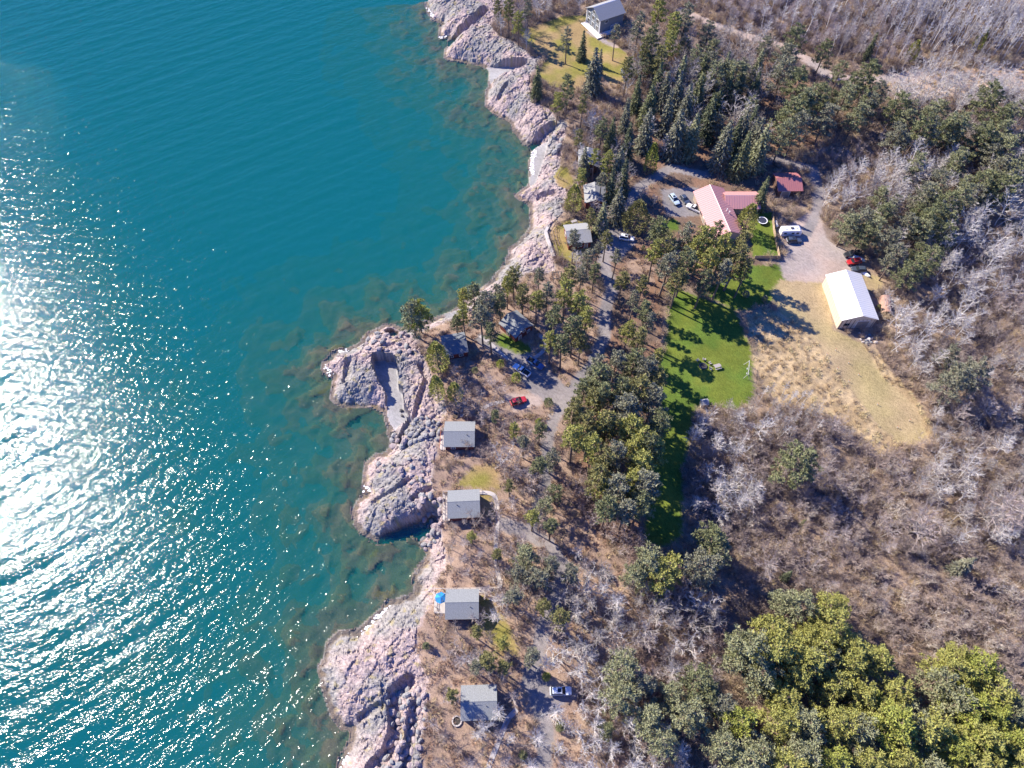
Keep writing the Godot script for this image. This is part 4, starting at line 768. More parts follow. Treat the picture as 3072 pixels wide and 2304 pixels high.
func shard(mb: MB, p: Vector3, d: Vector3, l: float, w: float, r: RandomNumberGenerator) -> void:
	var side := d.cross(Vector3(r.randfn(), r.randfn(), r.randfn())).normalized() * w
	mb.tri(p - side - d * l * 0.3, p + d * l, p + side - d * l * 0.3)

func shade(mb: MB, r: RandomNumberGenerator, spread := 0.22) -> void:
	var f := 1.0 + rnd(r, -spread, spread)
	mb.col = Color(f * (1.0 + rnd(r, -0.09, 0.12)), f, f * (1.0 + rnd(r, -0.12, 0.12)))

func make_spruce(s: int, h: float, rad: float) -> Array:
	var r := RandomNumberGenerator.new()
	r.seed = s
	var t := MB.new()
	t.tube(Vector3(0, -0.4, 0), Vector3(0, h * 0.97, 0), h * 0.016, 0.03, 6)
	var k := MB.new()
	var y := h * 0.07
	var lean := Vector3(rnd(r, -0.2, 0.2), 0, rnd(r, -0.2, 0.2))
	while y < h * 0.985:
		var q := y / h
		var reach := rad * pow(1.0 - q, 0.85) * rnd(r, 0.8, 1.1) + 0.12
		var n := int(clampf(reach * 4.2, 4, 13))
		var off := r.randf() * TAU
		for i in n:
			var a := off + TAU * (i + rnd(r, -0.3, 0.3)) / n
			var l := reach * rnd(r, 0.72, 1.15)
			var d := Vector3(cos(a), -0.28 - 0.2 * (1.0 - q), sin(a)).normalized()
			var p := Vector3(0, y + rnd(r, -0.15, 0.15), 0) + lean * q
			if l > 1.2:
				t.tube(p, p + d * l * 0.7, 0.035, 0.015, 3)
			var m := int(maxf(2, l * 4.6))
			for e in m:
				var u := (e + 0.6) / m
				shade(k, r, 0.28)
				var spot := p + d * l * u + Vector3(rnd(r, -0.16, 0.16), rnd(r, -0.1, 0.1), rnd(r, -0.16, 0.16))
				var b := (d + Vector3(-sin(a), 0, cos(a)) * rnd(r, -0.9, 0.9) + Vector3(0, rnd(r, -0.35, 0.2), 0)).normalized()
				shard(k, spot, b, 0.5, 0.2, r)
				shard(k, spot, (b + Vector3(rnd(r, -0.6, 0.6), rnd(r, -0.3, 0.3), rnd(r, -0.6, 0.6))).normalized(), 0.44, 0.18, r)
		y += rnd(r, 0.3, 0.46)
	for i in 8:
		shard(k, Vector3(0, h * 0.97, 0) + lean, Vector3(rnd(r, -0.4, 0.4), 1, rnd(r, -0.4, 0.4)).normalized(), 0.5, 0.12, r)
	return [t.mesh(), k.mesh()]

func tuft(k: MB, c: Vector3, rad: float, flat: float, n: int, r: RandomNumberGenerator) -> void:
	for i in n:
		var d := Vector3(r.randfn(), r.randfn() * 0.8 + 0.35, r.randfn()).normalized()
		var p := c + Vector3(d.x, d.y * flat, d.z) * rad * pow(r.randf(), 0.4)
		shade(k, r, 0.25)
		shard(k, p, (d + Vector3(rnd(r, -0.5, 0.5), rnd(r, -0.2, 0.6), rnd(r, -0.5, 0.5))).normalized(), rnd(r, 0.28, 0.46), rnd(r, 0.1, 0.17), r)

func make_pine(s: int, h: float, rad: float, low: float, n: int, size: float, dense: int) -> Array:
	var r := RandomNumberGenerator.new()
	r.seed = s
	var t := MB.new()
	var k := MB.new()
	var bend := Vector3(rnd(r, -0.7, 0.7), 0, rnd(r, -0.7, 0.7))
	var mid := Vector3(0, h * 0.5, 0) + bend
	var top := Vector3(0, h * 0.97, 0) + bend * 0.6
	t.tube(Vector3(0, -0.4, 0), mid, h * 0.017, h * 0.012, 6)
	t.tube(mid, top, h * 0.012, 0.05, 5)
	for i in n:  # limbs in loose whorls, each carrying a few flat sprays with gaps between
		var q := (i + 0.5) / n
		var y := lerpf(low, 0.96, q)
		var a := i * 2.4 + rnd(r, -0.45, 0.45)
		var l := rad * sqrt(clampf(1.06 - pow((y - low) / (1.0 - low), 1.7), 0.03, 1.0)) * rnd(r, 0.5, 1.18)
		var root := Vector3(0, h * y - 0.3, 0) + bend * (1.0 if y < 0.6 else 0.75)
		var d := Vector3(cos(a), rnd(r, 0.05, 0.45), sin(a)).normalized()
		var tip := root + d * l
		t.tube(root, tip, 0.085, 0.03, 3)
		var sprays := 2 + int(l * 0.75)
		for e in sprays:
			var u := lerpf(0.42, 1.04, (e + rnd(r, 0.2, 0.8)) / sprays)
			var c := root + d * l * u + Vector3(-d.z, 0, d.x) * rnd(r, -0.34, 0.34) * l * u + Vector3(0, rnd(r, -0.1, 0.45), 0)
			t.tube(root.lerp(tip, u * 0.75), c, 0.035, 0.02, 3)
			tuft(k, c, size * rnd(r, 0.7, 1.35), 0.6, dense, r)
	tuft(k, top, size * 0.7, 1.2, dense, r)
	return [t.mesh(), k.mesh()]

func make_cedar(s: int, h: float, rad: float, plump: float) -> Array:
	var r := RandomNumberGenerator.new()
	r.seed = s
	var t := MB.new()
	t.tube(Vector3(0, -0.4, 0), Vector3(0, h * 0.9, 0), h * 0.02, 0.04, 5)
	var k := MB.new()
	var f := noise(FastNoiseLite.TYPE_SIMPLEX, 0.5, 2, s)
	for i in int(h * rad * 62):
		var q := pow(r.randf(), 0.75)
		var y := lerpf(0.06, 1.0, q)
		var a := r.randf() * TAU
		var lump := 1.0 + 0.35 * f.get_noise_3d(cos(a) * 2.0, y * 5.0, sin(a) * 2.0)
		var w := rad * pow(sin(PI * pow(y * 0.97, plump)), 0.65) * lump * (1.0 - 0.35 * pow(r.randf(), 2.0))
		shade(k, r, 0.26)
		shard(k, Vector3(cos(a) * w, h * y, sin(a) * w), Vector3(cos(a) * 0.7 + rnd(r, -0.4, 0.4), rnd(r, 0.1, 1.0), sin(a) * 0.7 + rnd(r, -0.4, 0.4)).normalized(), rnd(r, 0.3, 0.5), rnd(r, 0.12, 0.2), r)
	for i in 16:
		var y := rnd(r, 0.15, 0.8) * h
		var a := r.randf() * TAU
		t.tube(Vector3(0, y, 0), Vector3(cos(a) * rad * 0.6, y + 0.4, sin(a) * rad * 0.6), 0.04, 0.02, 3)
	return [t.mesh(), k.mesh()]

func make_bare(s: int, h: float, rad: float, low: float, n: int, thick: float, stems: int) -> Array:
	var r := RandomNumberGenerator.new()
	r.seed = s
	var t := MB.new()
	var k := MB.new()
	for e in stems:
		var lean := Vector3(rnd(r, -0.1, 0.1), 1, rnd(r, -0.1, 0.1))
		if stems > 1:
			var a := TAU * e / stems + rnd(r, -0.4, 0.4)
			lean = Vector3(cos(a) * rnd(r, 0.15, 0.45), 1, sin(a) * rnd(r, 0.15, 0.45))
		var hh := h * rnd(r, 0.85, 1.0)
		var pts := [Vector3(lean.x, 0, lean.z) * 0.4 - Vector3(0, 0.3, 0)]
		for i in range(1, 6):
			pts.append(lean * hh * 0.92 * i / 5.0 + Vector3(rnd(r, -0.2, 0.2), 0, rnd(r, -0.2, 0.2)))
		for i in 5:
			t.tube(pts[i], pts[i + 1], thick * (1.0 - i * 0.17), thick * (0.83 - i * 0.17) + 0.015, 5 if i < 3 else 3)
		var m := n / stems
		for i in m:
			var q := lerpf(low, 0.97, (i + r.randf()) / m)
			var u := q * 4.99
			var p: Vector3 = pts[int(u)].lerp(pts[int(u) + 1], u - int(u))
			var a := i * 2.4 + rnd(r, -0.5, 0.5)
			var l := rad * (1.15 - 0.75 * (q - low) / (1.0 - low)) * rnd(r, 0.65, 1.1)
			var d := Vector3(cos(a), rnd(r, 0.55, 1.15), sin(a)).normalized()
			limb(t, k, p, d, l, thick * 0.36 * (1.1 - 0.5 * q), r)
	return [t.mesh(), k.mesh()]

func limb(t: MB, k: MB, p: Vector3, d: Vector3, l: float, w: float, r: RandomNumberGenerator) -> void:
	var a := p
	var g := d
	for i in 3:
		var b := a + g * l / 3.0
		t.tube(a, b, w * (1.0 - i * 0.28) + 0.012, w * (0.72 - i * 0.28) + 0.012, 3)
		for e in 2 if i == 0 else 3:
			var c := a.lerp(b, r.randf())
			var f := (g + Vector3(r.randfn(), r.randfn() * 0.6 + 0.2, r.randfn()) * 0.62).normalized()
			var m := l * rnd(r, 0.25, 0.48)
			shade(k, r, 0.15)
			k.tube(c, c + f * m, w * 0.42 + 0.013, 0.018, 3)
			for z in 4:
				var o := c + f * m * rnd(r, 0.3, 1.0)
				var v := (f + Vector3(r.randfn(), r.randfn() * 0.5 + 0.25, r.randfn()) * 0.6).normalized()
				k.tube(o, o + v * m * rnd(r, 0.4, 0.8), 0.021, 0.012, 3)
		a = b
		g = (g + Vector3(r.randfn() * 0.22, rnd(r, -0.05, 0.25), r.randfn() * 0.22)).normalized()

var kinds := {}

func make_kinds() -> void:
	for i in 5:
		kinds["spruce%d" % i] = make_spruce(100 + i, 16.0, [3.4, 3.9, 3.6, 3.0, 4.1][i]) + [16.0]
	for i in 6:
		kinds["pine%d" % i] = make_pine(200 + i, 17.0, [4.6, 5.2, 4.2, 4.9, 3.9, 4.4][i], 0.3, [34, 40, 31, 37, 29, 34][i], 0.62, 30) + [17.0]
	for i in 6:
		kinds["red_pine%d" % i] = make_pine(300 + i, 20.0, [2.9, 3.3, 2.6, 3.6, 3.0, 2.8][i], [0.42, 0.5, 0.45, 0.38, 0.48, 0.55][i], [30, 33, 27, 36, 31, 26][i], 0.55, 26) + [20.0]
	for i in 4:
		kinds["cedar%d" % i] = make_cedar(400 + i, 11.0, [2.8, 2.5, 3.1, 2.1][i], [0.55, 0.5, 0.62, 0.48][i]) + [11.0]
	for i in 6:
		kinds["bare%d" % i] = make_bare(500 + i, 12.0, [3.4, 2.9, 3.9, 3.1, 2.6, 3.6][i], [0.3, 0.35, 0.25, 0.3, 0.45, 0.2][i], 21, 0.13, [1, 1, 2, 1, 1, 3][i]) + [12.0]
	for i in 3:
		kinds["oak%d" % i] = make_bare(600 + i, 10.0, [6.4, 5.6, 6.0][i], 0.18, 24, 0.2, [1, 1, 2][i]) + [10.0]
	for i in 3:
		kinds["aspen%d" % i] = make_bare(700 + i, 15.0, [1.8, 1.5, 2.2][i], 0.5, 13, 0.13, 1) + [15.0]

# a tree is a copy of one of its kind, under its own name and label
func plant(called: String, kind: String, crown: Material, bark: Material, x: float, z: float, h: float, label: String, group: String, r: RandomNumberGenerator, category := "tree") -> Node3D:
	var k: Array = kinds[kind]
	var o := thing(called, label, category, Vector3(x, ground(x, z), z), r.randf() * TAU, group)
	part(o, "trunk", k[0], bark)
	part(o, "branches" if kind.begins_with("bare") or kind.begins_with("oak") or kind.begins_with("aspen") else "crown", k[1], crown)
	var f: float = h / k[2]
	var w := f * rnd(r, 0.9, 1.12)
	o.scale = Vector3(w, f, w)
	return o

func free_spot(x: float, z: float) -> bool:
	if zone_at(x, z) in [ROCK, LAWN, FIELD, GRAVEL, ASPHALT, BEACH, BED, YARD]:
		return false
	for k in keep:
		if Vector2(x - k.x, z - k.y).length() < k.z:
			return false
	return true

func scatter(poly: PackedVector2Array, n: int, apart: float, r: RandomNumberGenerator, anywhere := false) -> Array:
	var box := Rect2(poly[0], Vector2.ZERO)
	for p in poly:
		box = box.expand(p)
	var out := []
	for i in n * 12:
		if out.size() >= n:
			break
		var p := box.position + Vector2(r.randf(), r.randf()) * box.size
		if not Geometry2D.is_point_in_polygon(p, poly) or not in_view(p.x, p.y, 6.0) or not (anywhere or free_spot(p.x, p.y)):
			continue
		var clear := true
		for q in out:
			if q.distance_squared_to(p) < apart * apart:
				clear = false
				break
		if clear:
			out.append(p)
	return out

const TONE := {"needle_dark": "dark green", "needle_mid": "mid-green", "needle_grey": "grey-green", "needle_yellow": "yellow-green", "needle_lime": "lime-green", "needle_pale": "pale green", "needle_olive": "olive", "twig_grey": "grey", "twig_pink": "pinkish", "twig_white": "white", "twig_brown": "brown"}

func build_trees() -> void:

	print("tree kinds ", Time.get_ticks_msec() - t_start)
	var r := RandomNumberGenerator.new()
	r.seed = 5
	var look := {
		"spruce": ["spruce_tree", "spruce", 5, ["needle_dark", "needle_mid", "needle_grey", "needle_grey", "needle_pale"]],
		"pine": ["pine_tree", "pine", 6, ["needle_yellow", "needle_lime", "needle_pale", "needle_yellow"]],
		"paine": ["pine_tree", "pine", 6, ["needle_pale", "needle_mid", "needle_grey"]],
		"red": ["red_pine_tree", "red_pine", 6, ["needle_mid", "needle_olive", "needle_grey", "needle_yellow"]],
		"cedar": ["cedar_tree", "cedar", 4, ["needle_olive", "needle_mid"]],
		"gold": ["cedar_tree", "cedar", 4, ["needle_lime", "needle_yellow"]],
		"bare": ["bare_tree", "bare", 6, ["twig_grey", "twig_pink", "twig_white", "twig_grey"]],
		"brown": ["bare_tree", "bare", 6, ["twig_brown", "twig_pink"]],
		"oak": ["bare_tree", "oak", 3, ["twig_white", "twig_pink"]],
		"birch": ["birch_tree", "aspen", 3, ["twig_white", "twig_grey"]],
		"white": ["birch_tree", "bare", 6, ["twig_white"]],
	}
	for s in STANDS:  # label, group, kind, singly placed trees as (x, z, height), then polygons to fill: polygon, number, spacing, height
		var l: Array = look[s[2]]
		var spots := []
		for p in s[3]:
			spots.append(p)
		for f in s[4]:
			for p in scatter(f[0], f[1], f[2], r):
				spots.append(Vector3(p.x, p.y, f[3] * rnd(r, 0.72, 1.2)))
		var mean := 0.0
		for p in spots:
			mean += p.z / spots.size()
		for p in spots:
			var m: String = l[3][r.randi() % l[3].size()]
			var bark: Material = M["bark_white"] if m in ["twig_white"] else M["bark_grey"] if m.begins_with("twig") else M["bark"]
			var near := 99.0
			for q in spots:
				if q != p:
					near = minf(near, Vector2(q.x - p.x, q.y - p.y).length())
			var words: String = s[0]
			if spots.size() > 4:
				var size := "tall " if p.z > mean * 1.1 else "short " if p.z < mean * 0.88 else ""
				words = size + TONE[m] + " " + words + ("" if words.split(" ").size() > 12 else ", well spaced" if near > 4.6 else ", crowded" if near < 3.0 else "")
			plant(l[0], "%s%d" % [l[1], r.randi() % l[2]], M[m], bark, p.x, p.y, p.z, words, s[1], r)
	print("trees ", Time.get_ticks_msec() - t_start)

# ---------------------------------------------------------------- brush, thicket and dry grass, each one mass
func clump(s: int, n: int, rad: float, tall: float, w: float, curl: float) -> ArrayMesh:
	var r := RandomNumberGenerator.new()
	r.seed = s
	var mb := MB.new()
	for i in n:
		var a := r.randf() * TAU
		var p := Vector3(cos(a), 0, sin(a)) * rad * 0.45 * r.randf()
		var d := Vector3(cos(a) * curl + rnd(r, -0.4, 0.4), 1.0, sin(a) * curl + rnd(r, -0.4, 0.4)).normalized()
		var l := tall * rnd(r, 0.5, 1.1)
		shade(mb, r, 0.3)
		shard(mb, p + d * l * 0.3, d, l * 0.7, w, r)
		for e in 2:
			var q := p + d * l * rnd(r, 0.35, 0.8)
			var g := (d + Vector3(r.randfn(), r.randfn() * 0.3, r.randfn()) * 0.75).normalized()
			shard(mb, q, g, l * 0.36, w * 0.8, r)
	return mb.mesh()

func mass(called: String, label: String, category: String, m: Mesh, material: Material, spots: Array, size: float, colors: Array, r: RandomNumberGenerator) -> void:
	var mm := MultiMesh.new()
	mm.transform_format = MultiMesh.TRANSFORM_3D
	mm.use_colors = true
	mm.mesh = m
	mm.instance_count = spots.size()
	for i in spots.size():
		var p: Vector2 = spots[i]
		var f := size * rnd(r, 0.65, 1.3)
		var b := Basis(Vector3.UP, r.randf() * TAU).scaled(Vector3(f, f * rnd(r, 0.8, 1.2), f))
		mm.set_instance_transform(i, Transform3D(b, Vector3(p.x, ground(p.x, p.y) - 0.05, p.y)))
		var a: Color = colors[0]
		var k := clampf(n_a.get_noise_2d(p.x * 0.7, p.y * 0.7) * 1.6 + 0.5 + rnd(r, -0.3, 0.3), 0.0, 1.0)
		a = a.lerp(colors[1], k)
		if r.randf() < 0.22:
			a = colors[2]
		mm.set_instance_color(i, a)
	var o := MultiMeshInstance3D.new()
	o.name = named(called)
	o.multimesh = mm
	o.material_override = material
	add_child(o)
	o.set_meta("kind", "stuff")
	tag(o, label, category)

func spread(poly: PackedVector2Array, n: int, allowed: Array, r: RandomNumberGenerator) -> Array:
	var box := Rect2(poly[0], Vector2.ZERO)
	for p in poly:
		box = box.expand(p)
	var out := []
	for i in n * 6:
		if out.size() >= n:
			break
		var p := box.position + Vector2(r.randf(), r.randf()) * box.size
		if not in_view(p.x, p.y, 5.0) or not zone_at(p.x, p.y) in allowed or not Geometry2D.is_point_in_polygon(p, poly):
			continue
		var clear := true
		for k in keep:
			if Vector2(p.x - k.x, p.y - k.y).length() < k.z * 0.9:
				clear = false
				break
		if clear:
			out.append(p)
	return out

func both(kind: String) -> ArrayMesh:
	var m := ArrayMesh.new()
	for k in 2:
		m.add_surface_from_arrays(Mesh.PRIMITIVE_TRIANGLES, kinds[kind][k].surface_get_arrays(0))
	return m

func build_brush() -> void:
	var r := RandomNumberGenerator.new()
	r.seed = 77
	var fine := clump(1, 46, 1.2, 1.7, 0.028, 0.55)
	var tallb := clump(2, 52, 1.3, 2.8, 0.026, 0.32)
	var dry := clump(3, 38, 0.9, 0.95, 0.035, 0.9)
	var tuftm := clump(4, 34, 0.7, 0.8, 0.04, 1.0)
	var w: Material = M["twig_mass"]
	mass("undergrowth", "grey-brown leafless brush covering the slope behind the mown field", "brush", tallb, w, spread(ALL_LAND, 9000, [BRUSH], r), 1.0, [Color(0.44, 0.34, 0.26), Color(0.31, 0.25, 0.215), Color(0.54, 0.43, 0.28)], r)
	mass("undergrowth", "low tangled twigs and dry stems on the thicket floor", "brush", fine, w, spread(ALL_LAND, 7000, [BRUSH, WOOD, LITTER], r), 0.8, [Color(0.46, 0.35, 0.26), Color(0.33, 0.26, 0.21), Color(0.5, 0.4, 0.25)], r)
	mass("undergrowth", "orange-tan dry shrubs and bracken between the cabins", "brush", dry, w, spread(ALL_LAND, 3600, [LITTER], r), 1.0, [Color(0.48, 0.33, 0.22), Color(0.36, 0.24, 0.18), Color(0.55, 0.44, 0.27)], r)
	mass("grass", "tall bleached tan grass bent over in the strip beside the mown field", "grass", tuftm, w, spread(ALL_LAND, 4200, [MEADOW, CLEARING], r), 1.0, [Color(0.62, 0.53, 0.31), Color(0.52, 0.39, 0.22), Color(0.39, 0.29, 0.18)], r)
	# the wood of bare trees on the far slope reads as one mass behind the trees that can be told apart
	for k in WOODS.size():
		var d: Array = WOODS[k]
		var spots := spread(d[1], d[2], [BRUSH, CLEARING, WOOD], r)
		mass("forest", d[0], "woodland", both(d[3]), w, spots, d[4], d[5], r)
	print("brush ", Time.get_ticks_msec() - t_start)

# ---------------------------------------------------------------- buildings
func slab(mb: MB, a: Vector3, b: Vector3, c: Vector3, d: Vector3, thick: float) -> void:  # a roof slope, a and b along the eave, c and d along the ridge
	var n := (b - a).cross(d - a).normalized()
	if n.y < 0:
		n = -n
	n *= thick
	var p := [a, b, c, d, a + n, b + n, c + n, d + n]
	mb.quad(p[4], p[5], p[6], p[7])
	mb.quad(p[3], p[2], p[1], p[0])
	for i in 4:
		var j := (i + 1) % 4
		mb.quad(p[i], p[j], p[4 + j], p[4 + i])

func simple_box(parent: Node, called: String, at: Vector3, size: Vector3, m: Material, turn := 0.0) -> MeshInstance3D:
	var mb := MB.new()
	mb.box(Vector3.ZERO, size)
	var o := part(parent, called, mb.mesh(), m)
	o.position = at
	o.rotation.y = turn
	return o

# A gabled building; its ridge runs along its own x axis. Windows: [side, along, height, width, tall]; sides 0 +z, 1 -z, 2 +x, 3 -x.
func gabled(o: Node3D, l: float, w: float, eave: float, rise: float, over: float, wall: Material, roof: Material, windows: Array, doors: Array, seams := 0, trim: Material = null, at := Vector3.ZERO, back_roof: Material = null) -> void:
	var mb := MB.new()
	var hx := l * 0.5
	var hz := w * 0.5
	var lo := -0.9
	var p := [Vector3(-hx, lo, -hz), Vector3(-hx, lo, hz), Vector3(hx, lo, hz), Vector3(hx, lo, -hz), Vector3(-hx, eave, -hz), Vector3(-hx, eave, hz), Vector3(hx, eave, hz), Vector3(hx, eave, -hz)]
	for i in 8:
		p[i] += at
	mb.hexa(p)
	mb.tri(p[4], p[5], Vector3(-hx, eave + rise, 0) + at)
	mb.tri(p[6], p[7], Vector3(hx, eave + rise, 0) + at)
	part(o, "wall", mb.mesh(), wall)
	var k := rise / hz
	var ex := hx + over
	var ez := hz + over
	var ye := eave - over * k + 0.05
	var top := eave + rise + 0.05
	for s in [1.0, -1.0]:
		var rb := MB.new()
		var a := Vector3(-ex * s, ye, ez * s) + at
		var b := Vector3(ex * s, ye, ez * s) + at
		var c := Vector3(ex * s, top, 0.005 * s) + at
		var d := Vector3(-ex * s, top, 0.005 * s) + at
		slab(rb, a, b, c, d, 0.14)
		var ro := part(o, "roof", rb.mesh(), roof if s > 0 or back_roof == null else back_roof)
		if seams > 0:
			var sb := MB.new()
			var n := Vector3(0, hz, rise * s).normalized()
			for i in seams:
				var q := (i + 0.5) / seams
				var e0 := a.lerp(b, q) + n * 0.14
				var e1 := d.lerp(c, q) + n * 0.14
				var side := (b - a).normalized() * 0.035
				slab(sb, e0 - side, e0 + side, e1 + side, e1 - side, 0.05)
			part(ro, "seams", sb.mesh(), roof)
	var cap := MB.new()
	var t := 0.16
	for s in [1.0, -1.0]:
		slab(cap, Vector3(-ex - 0.03, top + 0.10 - 0.28 * k, 0.28 * s) + at, Vector3(ex + 0.03, top + 0.10 - 0.28 * k, 0.28 * s) + at, Vector3(ex + 0.03, top + t, 0) + at, Vector3(-ex - 0.03, top + t, 0) + at, 0.03)
	part(o, "ridge_cap", cap.mesh(), trim if trim else roof)
	for d in windows:
		opening(o, "window", d, hx, hz, trim if trim else M["white"], M["glass"], at)
	for d in doors:
		opening(o, "door", d, hx, hz, M["white"], M["door"], at)

func opening(o: Node3D, called: String, d: Array, hx: float, hz: float, frame: Material, pane: Material, at: Vector3) -> void:
	var f := Node3D.new()
	var mb := MB.new()
	var w: float = d[3]
	var h: float = d[4]
	var b := 0.11
	mb.box(Vector3(0, h * 0.5 + b * 0.5, 0), Vector3(w + 2 * b, b, 0.12))
	mb.box(Vector3(0, -h * 0.5 - b * 0.5, 0), Vector3(w + 2 * b, b, 0.12))
	mb.box(Vector3(w * 0.5 + b * 0.5, 0, 0), Vector3(b, h, 0.12))
	mb.box(Vector3(-w * 0.5 - b * 0.5, 0, 0), Vector3(b, h, 0.12))
	if called == "window" and w > 0.9:
		mb.box(Vector3.ZERO, Vector3(0.07, h, 0.1))
	f.free()
	var n := part(o, called, mb.mesh(), frame)
	match int(d[0]):
		0: n.position = Vector3(d[1], d[2], hz + 0.05) + at
		1: n.position = Vector3(d[1], d[2], -hz - 0.05) + at
		2: n.position = Vector3(hx + 0.05, d[2], d[1]) + at
		3: n.position = Vector3(-hx - 0.05, d[2], d[1]) + at
	n.rotation.y = [0.0, PI, PI / 2, -PI / 2][int(d[0])]
	simple_box(n, "pane" if called == "window" else "leaf", Vector3(0, 0, 0.0), Vector3(w, h, 0.06), pane)

func deck(o: Node3D, x0: float, x1: float, z0: float, z1: float, y: float, rails: Array, m: Material, rail: Material) -> void:
	var mb := MB.new()
	var n := int((x1 - x0) / 0.3)
	for i in n:
		var f := 1.0 + 0.12 * n_d.get_noise_2d(i * 17.0, x0 * 9.0)
		mb.col = Color(f, f, f)
		mb.box(Vector3(lerpf(x0, x1, (i + 0.5) / n), y, (z0 + z1) * 0.5), Vector3((x1 - x0) / n - 0.03, 0.07, z1 - z0))
	mb.col = Color.WHITE
	for px in [x0 + 0.1, x1 - 0.1]:
		for pz in [z0 + 0.1, z1 - 0.1]:
			mb.box(Vector3(px, y * 0.5 - 0.7, pz), Vector3(0.14, y + 1.2, 0.14))
	part(o, "deck", mb.mesh(), m)
	for e in rails:
		var rb := MB.new()
		var a := Vector3(e[0], y, e[1])
		var b := Vector3(e[2], y, e[3])
		var d := b - a
		var turn := atan2(-d.z, d.x)
		for hgt in [0.55, 1.0]:
			rb.box((a + b) * 0.5 + Vector3(0, hgt, 0), Vector3(d.length(), 0.07, 0.06), turn)
		var posts := maxi(2, int(d.length() / 1.5) + 1)
		for i in posts:
			rb.box(a.lerp(b, float(i) / (posts - 1)) + Vector3(0, 0.5, 0), Vector3(0.1, 1.02, 0.1), turn)
		part(o, "railing", rb.mesh(), rail)

func house_at(called: String, label: String, category: String, x: float, z: float, turn: float, clear: float, group := "") -> Node3D:
	keep.append(Vector3(x, z, clear))
	return thing(called, label, category, Vector3(x, LAND, z), turn, group)

